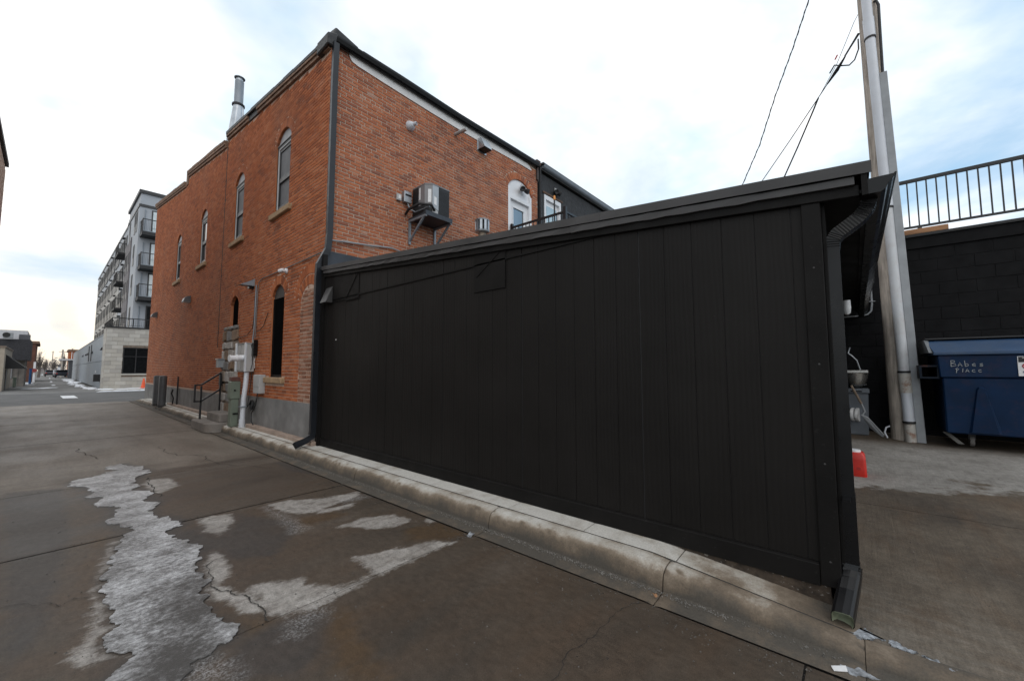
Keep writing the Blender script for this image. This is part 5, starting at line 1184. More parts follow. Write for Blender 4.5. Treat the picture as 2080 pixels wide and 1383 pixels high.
cd = MB().tube([(3.22, YB-.05, 3.80), (3.45, YB-.05, 3.83), (4.0, YB-.04, 3.89), (4.45, YB-.04, 3.95), (4.62, YB-.04, 3.93), (4.98, YB-.05, 3.83), (5.05, YB-.05, 3.6)], .017, 8)
tag(cd.build('wall_pipe', ZPAINT, smooth=True), 'grey pipe bent along the brick face just above the shed roof', 'pipe')
# flue on the shed roof, deck railing, torch
t = thing('roof_flue', 'short roof vent with slatted round metal cap', 'vent', (6.3, 6.35, 3.2))
MB().lathe((6.36, 6.35, 3.2), [(.085, 0), (.085, 1.42)], 14).build('pipe', M('rusty_flue_pipe', (.25, .2, .15), .6, metal=.3, rust=.5), t, smooth=True)
MB().lathe((6.36, 6.35, 4.60), [(.10, 0), (.16, .02), (.17, .05), (.10, .05)], 16).build('lower_cap', GALV, t); MB().lathe((6.36, 6.35, 4.88), [(.17, 0), (.175, .02), (.10, .06), (.001, .07)], 16).build('upper_cap', GALV, t, smooth=True)
for k in range(10):
    a = 2*math.pi*k/10; p = Vector((6.36+.155*math.cos(a), 6.35+.155*math.sin(a), 4.63)); u = Vector((-math.sin(a), math.cos(a), 0))*.028; r3 = Vector((math.cos(a), math.sin(a), 0))*.008
    MB().hexa([p-u-r3, p+u-r3, p+u+r3, p-u+r3], [q+Vector((0, 0, .26)) for q in (p-u-r3, p+u-r3, p+u+r3, p-u+r3)]).build('slat', GALV, t)
MB().lathe((6.36, 6.35, 4.62), [(.11, 0), (.11, .27)], 14).build('inner_drum', RUBBER, t)
t = thing('deck_railing', 'black metal railing of the deck in front of the upper white doors', 'railing', (8.2, 6.3, 3.2))
dx = 8.2; yA, yB_ = 7.02, 5.27
MB().box(dx-.035, dx+.035, yA-.035, yA+.035, 3.2, 5.50).build('post', BLACKR, t); MB().box(dx-.04, dx+.04, yB_-.04, yB_+.04, 3.2, 5.52).build('post', BLACKR, t)
MB().box(dx-.025, dx+.025, yB_+.04, yA-.035, 5.37, 5.42).build('top_rail', BLACKR, t); MB().box(dx-.02, dx+.02, yB_+.04, yA-.035, 4.55, 4.59).build('bottom_rail', BLACKR, t)
n_ = 14
for k in range(1, n_): 
    y = yB_+(yA-yB_)*k/n_; MB().box(dx-.009, dx+.009, y-.009, y+.009, 4.58, 5.38).build('baluster', BLACKR, t)
MB().box(dx+.04, 10.2, yB_-.025, yB_+.025, 5.37, 5.42).build('top_rail', BLACKR, t); MB().box(10.2, 10.27, yB_-.035, yB_+.035, 3.2, 5.5).build('post', BLACKR, t)
for k in range(1, 15): 
    x = dx+.04+k*.135; MB().box(x-.009, x+.009, yB_-.009, yB_+.009, 4.58, 5.38).build('baluster', BLACKR, t)
MB().box(dx-.03, 10.3, yB_-.03, YB-.05, 4.20, 4.26).build('deck_floor', ROOFM, t)
t = thing('deck_torch', 'slim dark torch with an orange tip behind the deck railing', 'torch', (9.3, 6.3, 4.26))
tp = P(1126, 397, Y=6.2); MB().tube([(tp.x, 6.2, 4.26), (tp.x, 6.2, tp.z-.12)], .022, 8).build('pole', BLACKR, t); MB().lathe((tp.x, 6.2, tp.z-.14), [(.02, 0), (.035, .03), (.03, .12), (.001, .14)], 10).build('tip', M('orange_torch_tip', (.7, .30, .08), .6), t)
# sheet-metal chimney
t = thing('metal_chimney', 'galvanised tapered chimney with a small rain cap above the parapet', 'chimney', (3.51, 14.5, 8.0))
fx, fy = 3.51, 14.5
def sqr(h, z, n=16, rnd=0.0):
    out = []
    for k in range(n):
        a = 2*math.pi*(k+.5)/n; c, s = math.cos(a), math.sin(a); m_ = max(abs(c), abs(s)); q = (1/m_)*(1-rnd)+rnd; out.append(Vector((fx+h*c*q, fy+h*s*q, z)))
    return out
fb = 9.86
MB().ring([sqr(.235, 7.9), sqr(.235, 8.75)]).build('base', GALVD, t); MB().ring([sqr(.225, 8.75), sqr(.14, fb, rnd=1.0)]).build('taper', GALV, t)
ft = P(485, 166, Y=fy).z
MB().lathe((fx, fy, fb), [(.125, 0), (.125, ft-fb)], 18).build('stack', GALVD, t, smooth=True); MB().lathe((fx, fy, fb-.02), [(.12, 0), (.175, 0), (.175, .05), (.12, .05)], 18).build('storm_collar', RUBBER, t)
MB().lathe((fx, fy, ft), [(.10, 0), (.10, .10)], 14).build('neck', GALV, t, smooth=True); MB().lathe((fx, fy, ft+.10), [(.15, 0), (.15, .02), (.07, .07), (.001, .08)], 16).build('rain_cap', GALVD, t, smooth=True)

# ================================================================== YARD: block wall, railing, pole, dumpster, small things
XW = 9.5
bw = thing('block_wall_building', 'low black-painted concrete block building closing the yard', 'building', (XW+3, -2, .3))
MB().box(XW-.004, XW+6, -7.5, 7.0, -.05, 3.50).build('wall_core', BJOINT, bw)
nblk = 0; zc = 3.50-.2032; row = 0
while zc > -.05:
    y = -4.6+(.2032 if row % 2 else 0)
    while y < 1.4:
        MB().box(XW-.012+random.uniform(-.002, .002), XW+.03, y+.003, y+.4034, zc+.003, zc+.2002).build('block', BLOCKP, bw, bevel=.004); y += .4064
    zc -= .2032; row += 1
MB().box(XW-.04, XW+.3, -7.5, 7.0, 3.50, 3.70).build('fascia_board', BLOCKP, bw, bevel=.004); MB().box(XW-.07, XW+6, -7.5, 7.0, 3.70, 3.745).build('roof_edge', RUBBER, bw)
t = thing('roof_railing', 'long black metal railing along the roof of the block building', 'railing', (XW, -2.5, 3.74))
ry0, ry1 = -5.0, .1
MB().box(XW-.02, XW+.025, ry0, ry1, 4.665, 4.72).build('top_rail', BLACKR, t); MB().box(XW-.015, XW+.015, ry0, ry1, 3.865, 3.90).build('bottom_rail', BLACKR, t)
y = -.84
k = 0
for k in range(-8, 36):
    y = -.862-.1153*k
    if not ry0 < y < ry1: continue
    if k in (1, 19): MB().box(XW-.025, XW+.025, y-.025, y+.025, 3.62, 3.88).build('bracket', BLACKR, t)
    MB().box(XW-.009, XW+.009, y-.009, y+.009, 3.89, 4.67).build('baluster', BLACKR, t)
tag(MB().box(XW-.06, XW+.06, -1.30, -.60, 3.747, 3.835).build('timber_offcut', LUMBER, bevel=.005), 'orange-brown timber offcut lying under the roof railing', 'timber')
tag(MB().box(XW+.0, XW+.08, -.62, .3, 3.747, 3.83).build('metal_bar', GALV), 'pale metal bar on the wall top behind the wooden pole', 'bar')
cd = MB().tube([(XW-.03, -.315, 3.02), (XW-.03, -.315, 2.62), (XW-.03, -.30, 2.50), (XW-.03, -.25, 2.44), (XW-.03, -.15, 2.42), (XW-.03, .6, 2.41)], .014, 8)
for z in (3.0, 2.66): cd.box(XW-.05, XW-.01, -.36, -.27, z, z+.015)
tag(cd.build('wall_conduit', ZPAINT, smooth=True), 'thin pale conduit bending on the black block wall below the eave', 'conduit')
# utility pole
up = thing('utility_pole', 'weathered wooden utility pole with a white pipe and grey channel strapped on', 'utility pole', (8.95, -.56, .34))
pr = MB(); pr.tube([(8.95, -.575, .2), (8.95, -.55, 3), (8.95, -.515, 6), (8.95, -.47, 10.5)], [.155, .145, .135, .12], 16); pr.build('pole_trunk', POLEW, up, smooth=True)
def pv(z): return (8.76, -.634+.0215*(z-.37), z)
MB().tube([pv(4.1), pv(7.0), pv(10.2)], .066, 16).build('riser_pipe', PVC, up, smooth=True); MB().tube([pv(.3), pv(.62)], .066, 16).build('riser_pipe', PVCR, up, smooth=True); MB().tube([pv(.64), pv(1.36)], .066, 16).build('riser_pipe', PVC, up, smooth=True)
MB().tube([pv(1.36), pv(4.12)], .0655, 16).build('riser_pipe', M('slightly_stained_pvc', (.56, .58, .60), .4, var=.1, vs_=2, dirt=.35, dirtcol=(.40, .36, .30), stretch=(2, 2, .3), rust=.12), up, smooth=True)
for z0, z1 in ((1.10, 1.40), (4.08, 4.42), (7.05, 7.4)): MB().tube([pv(z0), pv(z1)], .075, 16).build('coupling', PVC if z0 > 2 else PVCR, up, smooth=True)
for z in (.63, 1.41, 4.07, 7.03): MB().tube([pv(z), pv(z+.03)], .078, 16).build('strap', RUBBER, up)
MB().hexa([(8.74, -.80, .30), (8.84, -.80, .30), (8.84, -.70, .30), (8.74, -.70, .30)], [(8.74, -.665, 6.38), (8.84, -.665, 6.38), (8.84, -.565, 6.38), (8.74, -.565, 6.38)]).build('cable_channel', ZPAINT, up, bevel=.006)
MB().tube([(8.79, -.615, 6.35), (8.79, -.62, 7.2), (8.80, -.625, 7.6), (8.83, -.60, 7.72), (8.88, -.54, 7.73)], .02, 8).build('ground_cable', RUBBER, up, smooth=True)
# overhead cables
def cable(pix, x0, x1, r, label, name='overhead_cable', sag=0.0, tw=0.0):
    n = len(pix); pts = []
    dens = []
    for i in range(n-1):
        for k in range(8): f = k/8; dens.append(((pix[i][0]*(1-f)+pix[i+1][0]*f), (pix[i][1]*(1-f)+pix[i+1][1]*f)))
    dens.append(pix[-1])
    for i, (x, y) in enumerate(dens):
        f = i/(len(dens)-1); pts.append(P(x, y, X=x0+(x1-x0)*f))
    mb = MB().tube(pts, r, 6)
    if tw:
        q = []
        for i in range(len(pts)-1):
            for k in range(3): 
                f = k/3; p = pts[i].lerp(pts[i+1], f); a = (i*3+k)*.9; q.append(p+Vector((math.cos(a)*tw, math.sin(a)*tw, math.cos(a)*tw*.4)))
        mb.tube(q, r*.8, 5)
    o = mb.build(name, RUBBER, smooth=True); return tag(o, label, 'cable', 'cables slung from the wooden pole')
cable([(1688,-120),(1643,0),(1610,100),(1575,195),(1543,295),(1508,376),(1490,415)], 9.0, 12.0, .011, 'black twisted overhead cable passing left of the pole and furthest from it', tw=.010)
cable([(1745,70),(1718,112),(1680,172),(1655,210),(1605,285),(1548,368),(1520,405)], 8.92, 12.0, .010, 'overhead cable falling from the pole to the middle point on the shed roof edge', tw=.0)
cable([(1662,200),(1652,225),(1620,300),(1593,360),(1570,410)], 9.6, 11.5, .016, 'thick overhead cable branching steeply down nearest the pole')
cable([(1744,28),(1735,45),(1700,130),(1665,195)], 8.93, 9.6, .005, 'thinnest overhead wire with a small red marker above the thick splice')
sp = MB().tube([P(1717, 115, X=9.05), P(1700, 143, X=9.2), P(1680, 172, X=9.35)], [.012, .032, .012], 8)
sp.tube([P(1744, 68, X=8.93), P(1716, 115, X=9.05)], .015, 6)
tag(sp.build('cable_splice', RUBBER, smooth=True), 'fat black splice sleeve on the cable left of the pole', 'cable splice')
lp = MB().tube([P(1743, 80, X=8.9), P(1744, 100, X=8.9), P(1736, 122, X=8.95), P(1725, 133, X=9.05), P(1708, 134, X=9.15), P(1695, 133, X=9.25), P(1685, 150, X=9.3)], .012, 6)
tag(lp.build('cable_loop', RUBBER, smooth=True), 'slack black loop of cable hanging beside the splice', 'cable')
rm = MB().tube([P(1701, 112, X=9.2), P(1696, 122, X=9.22)], .012, 6); tag(rm.build('red_marker', RED), 'tiny red marker clipped to the thinnest wire', 'marker')

# dumpster
dm = thing('dumpster', 'dark blue steel dumpster with marker writing, against the black block wall', 'dumpster', (8.9, -2.0, .35))
dx0, dx1, dy0, dy1, dz0 = 8.40, 9.36, -3.0, -.985, .555
body = MB(); body.hexa([(dx0+.06, dy0, dz0), (dx1, dy0, dz0), (dx1, dy1, dz0), (dx0+.06, dy1, dz0)], [(dx0, dy0-.0, 1.345), (dx1, dy0, 1.345), (dx1, dy1+.01, 1.345), (dx0, dy1+.01, 1.345)])
body.build('body', DUMP, dm, bevel=.015)
MB().hexa([(dx0-.02, dy0, 1.349), (dx1, dy0, 1.349), (dx1, dy1+.03, 1.349), (dx0-.02, dy1+.03, 1.349)], [(dx0-.03, dy0, 1.665), (dx1, dy0, 1.665), (dx1, dy1+.05, 1.665), (dx0-.03, dy1+.05, 1.665)]).build('upper_band', DUMP, dm, bevel=.012)
MB().hexa([(dx0-.06, dy0, 1.668), (dx1, dy0, 1.668), (dx1, dy1+.09, 1.668), (dx0-.06, dy1+.09, 1.668)], [(dx0-.06, dy0, 1.70), (dx1, dy0, 1.70), (dx1, dy1+.09, 1.70), (dx0-.06, dy1+.09, 1.70)]).build('rim', DUMPL, dm, bevel=.006)
MB().hexa([(dx0-.05, dy0, 1.702), (dx0+.02, dy0, 1.702), (dx0+.02, dy1+.08, 1.702), (dx0-.05, dy1+.08, 1.702)], [(dx0+.22, dy0, 1.885), (dx0+.26, dy0, 1.885), (dx0+.26, dy1+.13, 1.885), (dx0+.22, dy1+.13, 1.885)]).build('sloped_lip', DUMPL, dm, bevel=.006)
MB().hexa([(dx0+.0, dy1+.08, 1.702), (dx1, dy1+.08, 1.702), (dx1, dy1+.13, 1.702), (dx0-.05, dy1+.13, 1.702)], [(dx0+.23, dy1+.10, 1.90), (dx1, dy1+.10, 1.90), (dx1, dy1+.15, 1.90), (dx0+.20, dy1+.15, 1.90)]).build('side_lip', M('worn_lip_edge', (.13, .14, .15), .5, var=.3), dm, bevel=.004)
MB().box(dx0+.2, dx1, dy0, dy1+.14, 1.90, 1.925).build('lid', RUBBER, dm, bevel=.008)
pk = MB(); py_ = dy1+.035
for q in ((py_, py_+.20, 1.50, 1.525), (py_, py_+.20, 1.33, 1.355), (py_+.175, py_+.20, 1.355, 1.50), (py_, py_+.02, 1.355, 1.50)): pk.box(dx0+.02, dx1-.1, *q)
pk.build('fork_pocket', M('dark_pocket_steel', (.006, .012, .022), .6, rust=.3, spec=.2), dm)  # pocket steel darker than the body paint, with rust patches
a_, b_ = -1.26, -1.40
def tri(yc, mb=None):
    mb = mb or MB(); x = dx0+.02
    def xo(z): return dx0+.06-(z-dz0)/(1.345-dz0)*.06
    P0 = [(yc+.13, dz0+.03), (yc-.17, dz0+.03), (yc-.045, 1.19), (yc-.02, 1.225), (yc+.02, 1.225), (yc+.04, 1.19)]
    mb.add([(xo(z)-.002, y, z) for y, z in P0]+[(xo(z)-.03, (y-yc)*.82+yc, z-.02 if z > 1 else z) for y, z in P0], [(6,7,8,9,10,11)]+[(i, (i+1) % 6, 6+(i+1) % 6, 6+i) for i in range(6)]); return mb
tri(-1.33).build('pressed_rib', DUMP, dm); tri(-2.2).build('pressed_rib', DUMP, dm)
for yc in (-1.25, -2.75):
    MB().lathe((dx0+.3, yc, .44), [(.001, -.022), (.075, -.022), (.075, .022), (.001, .022)], 14, (0, 1, 0)).build('caster', M('grey_caster', (.16, .15, .14), .7), dm); MB().box(dx0+.26, dx0+.34, yc-.035, yc+.035, .46, dz0).build('caster_fork', RUBBER, dm)
MB().hexa([(dx0+.16, -1.16, .40), (dx0+.20, -1.16, .40), (dx0+.20, -1.10, .40), (dx0+.16, -1.10, .40)], [(dx0+.2, -1.02, .55), (dx0+.24, -1.02, .55), (dx0+.24, -.96, .55), (dx0+.2, -.96, .55)]).build('foot_lever', M('pale_lever', (.12, .115, .105), .7), dm)
# handwriting, drawn with strokes
XT = dx0-.0305
def stroke(mb, pts, r=.0036):
    pp = [Vector((XT-.002, y, z)) for y, z in pts]
    if len(pp) > 1: mb.tube(pp, r, 5)
def bez(pts, n=5): return pts
GL = {
 'B': [[(0,0),(0.03,1)], [(0.03,1),(.45,.95),(.5,.75),(.05,.52)], [(.05,.52),(.55,.42),(.6,.15),(0,0)]],
 'A': [[(0,0),(.25,.7),(.5,0)], [(.1,.28),(.42,.28)]],
 'b': [[(0,.95),(.05,0)], [(.05,.4),(.35,.42),(.42,.15),(.05,0)]],
 'e': [[(.05,.25),(.42,.3),(.3,.5),(.05,.35),(.1,.08),(.42,.05)]],
 's': [[(.42,.45),(.1,.4),(.12,.27),(.42,.2),(.4,.03),(.05,.05)]],
 'P': [[(.1,-.15),(.18,.7)], [(.0,.62),(.3,.8),(.5,.6),(.2,.35)]],
 'l': [[(.12,0),(.2,.75)]],
 'c': [[(.45,.45),(.15,.45),(.05,.2),(.2,.03),(.48,.08)]],
}
hw = MB()
def write(word, y0, z0, h, adv):
    y = y0
    for ch in word:
        for st in GL[ch]: stroke(hw, [(y-px*h*.95, z0+pz*h) for px, pz in st])
        y -= adv*(0.62 if ch == 'l' else 1)
write('BAbes', -1.065, 1.505, .085, .066); write('PlAcc', -1.105, 1.425, .07, .058)
hw.build('marker_writing', CHALK, dm)
# placard: only its left edge is in the picture
pl_ = MB().box(XT-.006, XT, -1.665-.36, -1.665, 1.375, 1.637); sg = pl_.build('placard', LABELW, dm)
MB().box(XT-.0085, XT-.006, -1.665-.352, -1.672, 1.558, 1.630).build('header_band', RUBBER, sg)
def text(s, size, y, z, mat, name, parent):
    cu = bpy.data.curves.new(name, 'FONT'); cu.body = s; cu.size = size; cu.extrude = .0008
    to = bpy.data.objects.new('tmp_text', cu); COL.objects.link(to); dg = bpy.context.evaluated_depsgraph_get(); me = bpy.data.meshes.new_from_object(to.evaluated_get(dg)); bpy.data.objects.remove(to); bpy.data.curves.remove(cu)
    me.transform(Matrix(((0,0,-1,XT-.0095),(-1,0,0,y),(0,1,0,z),(0,0,0,1)))); me.materials.clear(); me.materials.append(mat); me.name = name
    o = bpy.data.objects.new(name, me); COL.objects.link(o); adopt(o, parent); return o
text('T', .075, -1.705, 1.567, LABELW, 'header_lettering', sg); text('95', .07, -1.700, 1.395, M('blue_print', (.05, .06, .22), .6), 'number_lettering', sg)
sw = MB(); pts = [(-1.765+.06*math.cos(a), 1.505+.042*math.sin(a)) for a in np.linspace(-1.2, math.pi+1.6, 18)]
sw.tube([Vector((XT-.008, y-.0, z)) for y, z in pts], [.004+.006*math.sin(math.pi*i/17) for i in range(18)], 6); sw.build('red_swoosh', M('red_print', (.42, .05, .07), .6), sg)

# small things in the yard corner
jz = yz(5.98)
jp = P(1745, 970, Z=jz); jx, jy = jp.x+.1, jp.y-.03
t = thing('detergent_jug', 'red plastic jug with a white lid on the ground behind the downspout', 'jug', (jx, jy, jz))
def rr_(cx0, cy0, hx, hy, z, n=5, r=.3):
    out = []
    for sx, sy, a0 in ((1, 1, 0), (-1, 1, 90), (-1, -1, 180), (1, -1, 270)):
        for k in range(n): a = R(a0+90*k/(n-1)); out.append(Vector((cx0+sx*hx*(1-r)+hx*r*math.cos(a), cy0+sy*hy*(1-r)+hy*r*math.sin(a), z)))
    return out
jb = MB().ring([rr_(jx, jy+.06, .10, .10, jz), rr_(jx, jy+.06, .105, .105, jz+.02), rr_(jx, jy+.06, .103, .103, jz+.10), rr_(jx, jy+.06, .10, .10, jz+.20), rr_(jx, jy+.06, .096, .096, jz+.255), rr_(jx, jy+.06, .08, .08, jz+.283)])
jb.build('body', RED, t, smooth=True)
hd = MB(); 
for s in (-.045, .03): hd.prism([(jx-.098, jy+.065+s-.012, jz+.09), (jx-.098, jy+.065+s+.028, jz+.09), (jx-.086, jy+.068+s+.024, jz+.19), (jx-.086, jy+.068+s-.008, jz+.19)], (-.008, 0, 0))
hd.build('grip_recess', M('dark_red_plastic', (.30, .012, .008), .5), t, bevel=.003)
MB().lathe((jx, jy+.065, jz+.283), [(.001, 0), (.066, 0), (.068, .008), (.064, .024), (.001, .027)], 18).build('lid', WHITE, t, smooth=True)
bz = yz(9.0)
t = thing('hand_basin', 'round stainless hand basin with a bent tap against the black wall', 'basin', (9.05, -.03, 1.15))
MB().lathe((9.05, -.04, 1.16), [(.001, 0), (.06, .005), (.12, .06), (.15, .16), (.165, .25), (.155, .25), (.14, .17), (.001, .1)], 20).build('bowl', STEEL, t, smooth=True)
MB().box(8.88, 9.30, -.20, .085, 1.40, 1.455).build('rim', STEEL, t, bevel=.01)
MB().tube([(9.2, -.10, 1.45), (9.2, -.06, 1.62), (9.2, .0, 1.70), (9.2, .05, 1.75), (9.2, .02, 1.85)], .012, 8).build('tap', GALV, t, smooth=True)
MB().tube([(9.1, -.12, 1.30), (9.1, -.16, 1.20)], .012, 6).build('drain', STEEL, t); MB().box(9.3, 9.488, -.15, .06, 1.18, 1.44).build('wall_bracket', GALVD, t)
t = thing('wheeled_cooler', 'grey plastic bin with white wheels under the basin', 'bin', (9.15, 0.0, bz))
MB().hexa([(9.0, -.155, bz), (9.4, -.155, bz), (9.4, .09, bz), (9.0, .09, bz)], [(8.97, -.18, 1.06), (9.4, -.18, 1.06), (9.4, .09, 1.06), (8.97, .09, 1.06)]).build('body', COOLER, t, bevel=.015)
MB().box(8.95, 9.42, -.195, .09, 1.06, 1.14).build('lid', COOLER, t, bevel=.012); MB().box(8.94, 8.95, -.10, .04, 1.085, 1.105).build('handle', BGUT, t)
for y in (.0, -.06): MB().lathe((8.965, y+.03, .70), [(.03, -.02), (.11, -.02), (.115, 0), (.11, .02), (.03, .02), (.03, -.02)], 16, (.25, 1, 0)).build('wheel', LABELW, t, smooth=True)
t = thing('shovel', 'shovel with a wooden handle leaning on the grey bin', 'shovel', (8.8, -.2, bz))
s0, s1, s2 = P(1729, 783, X=8.88), P(1750, 820, X=8.84), P(1752, 845, X=8.80)
MB().tube([s0, s1], .018, 8).build('handle', WOODH, t, smooth=True); MB().tube([s1, P(1757, 836, X=8.82), P(1752, 842, X=8.8), P(1760, 850, X=8.8)], .013, 8).build('socket', ZPAINT, t, smooth=True)
q = [P(1748, 842, X=8.78), P(1764, 848, X=8.76), P(1797, 884, X=8.70), P(1794, 889, X=8.72), P(1768, 870, X=8.78)]
MB().prism(q, (.02, .004, .012)).build('blade', ZPAINT, t, bevel=.004)
hk = MB().tube([P(1808, 865, X=8.8), P(1800, 868, X=8.8), P(1797, 878, X=8.8), P(1803, 889, X=8.8)], .012, 6); tag(hk.build('hose_end', PVC, smooth=True), 'short white hose end curled at the foot of the pole', 'hose')

# ================================================================== ACROSS THE STREET AND DOWN THE ALLEY
st_ = MB().box(-60, 80, 26.02, 38.6, -.2, -.012).build('street', ASPH, kind='structure')
fa2 = MB().box(-2.2, 2.45, 38.62, 150, -.2, -.014).build('far_alley', M('worn_asphalt', (.15, .147, .142), .85, var=.35, vs_=.5, bump=.3, stretch=(1, .25, 1), dirt=.5, dirtcol=(.09, .085, .08), ds=.5), kind='structure')
sw_ = MB().box(2.47, 60, 38.62, 41.98, -.2, .10).build('far_sidewalk', WALKC, kind='structure', bevel=.01)
MB().box(-60, -2.22, 38.62, 44.0, -.2, .08).build('far_sidewalk', WALKC, kind='structure', bevel=.01)
MB().box(-60, -1.27, -5, 26.0, -.2, -.02).build('lot', ASPH, kind='structure')
cwk = MB(); q = [P(x, y, Z=-.008) for x, y in ((122,804),(150,803),(159,808),(128,809))]; cwk.add([(p.x, p.y, -.008) for p in q], [(0,1,2,3)])
cwk.build('crosswalk_mark', PAINTW, kind='structure')
snw = MB()
def blob(pix, z, h=.05, amp=.25):
    pl = ragged([P(x, max(y, 756), Z=z) for x, y in pix], amp*.12, 2); snw.prism([(p.x, p.y, z-.03) for p in pl], (0, 0, .03+h))
def mound(cx, cy, hx, hy, z, h, n=14):
    pts = [(cx+hx*math.cos(2*math.pi*k/n)*random.uniform(.6, 1.1), cy+hy*math.sin(2*math.pi*k/n)*random.uniform(.6, 1.1)) for k in range(n)]
    ins = [(cx+(x-cx)*.6+random.uniform(-.1, .1)*hx, cy+(y-cy)*.6, z+h*random.uniform(.5, 1)) for x, y in pts]
    v = [(x, y, z) for x, y in pts]+ins+[(cx, cy, z+h)]
    snw.add(v, [(k, (k+1) % n, n+(k+1) % n, n+k) for k in range(n)]+[(n+k, n+(k+1) % n, 2*n) for k in range(n)])
for px, py, hx, hy, h in ((72, 789, .9, .9, .03), (100, 787.5, .7, .8, .03), (108, 782, .16, 2.2, .03), (104, 775, .13, 3.5, .03), (101, 768, .12, 5, .03), (90, 761, .9, 12, .1), (60, 761, .7, 10, .15), (115, 762, .6, 10, .1), (40, 782, 1.1, 1.0, .03), (55, 779, .5, 2, .06)):
    p = P(px, py, Z=-.014); mound(p.x, p.y, hx, hy, -.016, h)
for k in range(26): mound(random.uniform(1.7, 2.35), 43.5+k*1.9+random.random(), random.uniform(.15, .5), random.uniform(.7, 1.5), -.016, random.uniform(.04, .14))
for x in np.arange(2.6, 9, .7): mound(x+random.random()*.3, 40.0+random.uniform(-.6, .8), random.uniform(.3, .6), random.uniform(.2, .5), .098, random.uniform(.02, .08)); mound(x, 38.45, .5, .14, -.014, .07)
for k in range(5): mound(4.3+random.random()*1.5, 27.5+random.random()*2, random.uniform(.2, .5), random.uniform(.2, .4), -.014, random.uniform(.05, .16))
snw.build('snow_heaps', SNOW, kind='stuff')

GSID = M('grey_siding', (.27, .30, .33), .6, var=.06, vs_=1.5); GLIGHT = M('pale_grey_panel', (.36, .385, .42), .6, var=.06, vs_=.8); GBRK = M('grey_brown_brick', (.21, .195, .20), .85, var=.25, vs_=2, bump=.3)
PALEST = [M('pale_stone_%s' % n, c, .85, var=.12, vs_=1.5, bump=.2) for n, c in (('warm', (.46, .43, .38)), ('mid', (.40, .375, .34)), ('cool', (.50, .475, .43)))]
DGLASS = M('dark_far_glass', (.006, .007, .008), .35, var=.4, spec=.15)
pod = thing('podium_building', 'single-storey street-corner building with pale stone front and grey side wall', 'building', (6, 42, 0))
PX, PY, PZ = 2.72, 42.0, 4.62
wx0, wx1, wz0, wz1 = 3.66, 6.6, 1.16, 3.16
def nohole(mb, x0, x1, z0, z1, hx0, hx1, hz0, hz1, yf, yb):
    mb.box(x0, hx0, yf, yb, z0, z1); mb.box(hx1, x1, yf, yb, z0, z1); mb.box(hx0, hx1, yf, yb, z0, hz0); mb.box(hx0, hx1, yf, yb, hz1, z1)
mb = MB(); nohole(mb, PX+.02, 22, 0, PZ-.02, wx0, wx1, wz0, wz1, PY+.03, PY+.4); mb.build('front_wall', RUBM, pod)
z = .02; k = 0
while z < PZ-.1:
    x = PX+(0 if k % 2 else -.3)
    while x < 8.0:
        a, b_ = max(x, PX), min(x+.61, 8.0); c, d = z, min(z+.295, PZ)
        for (p, q_) in (((a, min(b_, wx0)), 1), ((max(a, wx1), b_), 1)) if d > wz0+.02 and c < wz1-.02 else (((a, b_), 1),):
            if p[1]-p[0] > .06: MB().box(p[0]+.004, p[1]-.004, PY+random.uniform(-.006, .004), PY+.05, c+.004, d-.004).build('stone_block', random.choice(PALEST), pod)
        x += .61
    z += .30; k += 1
MB().box(8.0, 22, PY, PY+.05, 0, PZ).build('stone_facing', PALEST[1], pod)
for k in range(11):
    c, d = .02+k*.42, min(.02+(k+1)*.42, 4.62)
    MB().box(PX-.02, PX+.05, PY+.06, PY+2.2, c+.004, d-.004).build('stone_block', PALEST[k % 3], pod)
MB().box(PX-.06, 22, PY-.06, PY+.5, PZ+.0, PZ+.10).build('coping', RUBBER, pod)
w = MB()
for q in ((wx0, wx0+.08, wz0, wz1), (wx1-.08, wx1, wz0, wz1), (wx0+.08, wx1-.08, wz0, wz0+.08), (wx0+.08, wx1-.08, wz1-.08, wz1)): w.box(q[0], q[1], PY+.08, PY+.2, q[2], q[3])
w.box(4.38, 4.44, PY+.08, PY+.2, wz0+.08, wz1-.08).box(5.4, 5.46, PY+.08, PY+.2, wz0+.08, wz1-.08).box(wx0+.08, 4.38, PY+.09, PY+.19, 2.45, 2.50).box(4.44, 5.4, PY+.09, PY+.19, 2.45, 2.50)
wo = w.build('window', FRAME, pod); MB().box(wx0+.05, wx1-.05, PY+.15, PY+.17, wz0+.05, wz1-.05).build('pane', DGLASS, wo); MB().box(wx0-.05, wx1+.05, PY-.05, PY+.2, wz0-.10, wz0).build('sill', PALEST[2], wo)
for k, (z0, z1) in enumerate(((0, 2.12), (2.15, 4.20))):
    MB().box(PX+.01, PX+.3, PY+2.2, 100, z0, z1).build('side_cladding', GSID, pod)
MB().box(PX-.02, PX+.4, PY+2.2, 100, 4.20, 4.27).build('side_coping', GALVD, pod); MB().box(PX+.3, 22, PY+.4, 100, .0, 4.15).build('mass', ROOFM, pod)
for y in (44.6, 55, 61.2, 64.2, 70): MB().hexa([(PX-.14, y, 3.0), (PX, y, 3.0), (PX, y+.35, 3.0), (PX-.14, y+.35, 3.0)], [(PX-.05, y, 3.2), (PX, y, 3.25), (PX, y+.35, 3.25), (PX-.05, y+.35, 3.2)]).build('wall_lamp', RUBBER, pod)
for y in (56.5, 60.0): MB().box(PX-.03, PX+.02, y, y+.55, 2.3, 3.9).build('slot_window', RUBBER, pod)
MB().box(PX-.35, PX, 44.9, 45.5, .55, 1.1).build('vent_hood', RUBBER, pod); MB().box(PX-.02, PX, 49.5, 49.8, 1.2, 1.4).build('access_plate', LABELW, pod)
t = thing('terrace_railing', 'black terrace railing on the stone corner building roof', 'railing', (6, 42.2, 4.72))
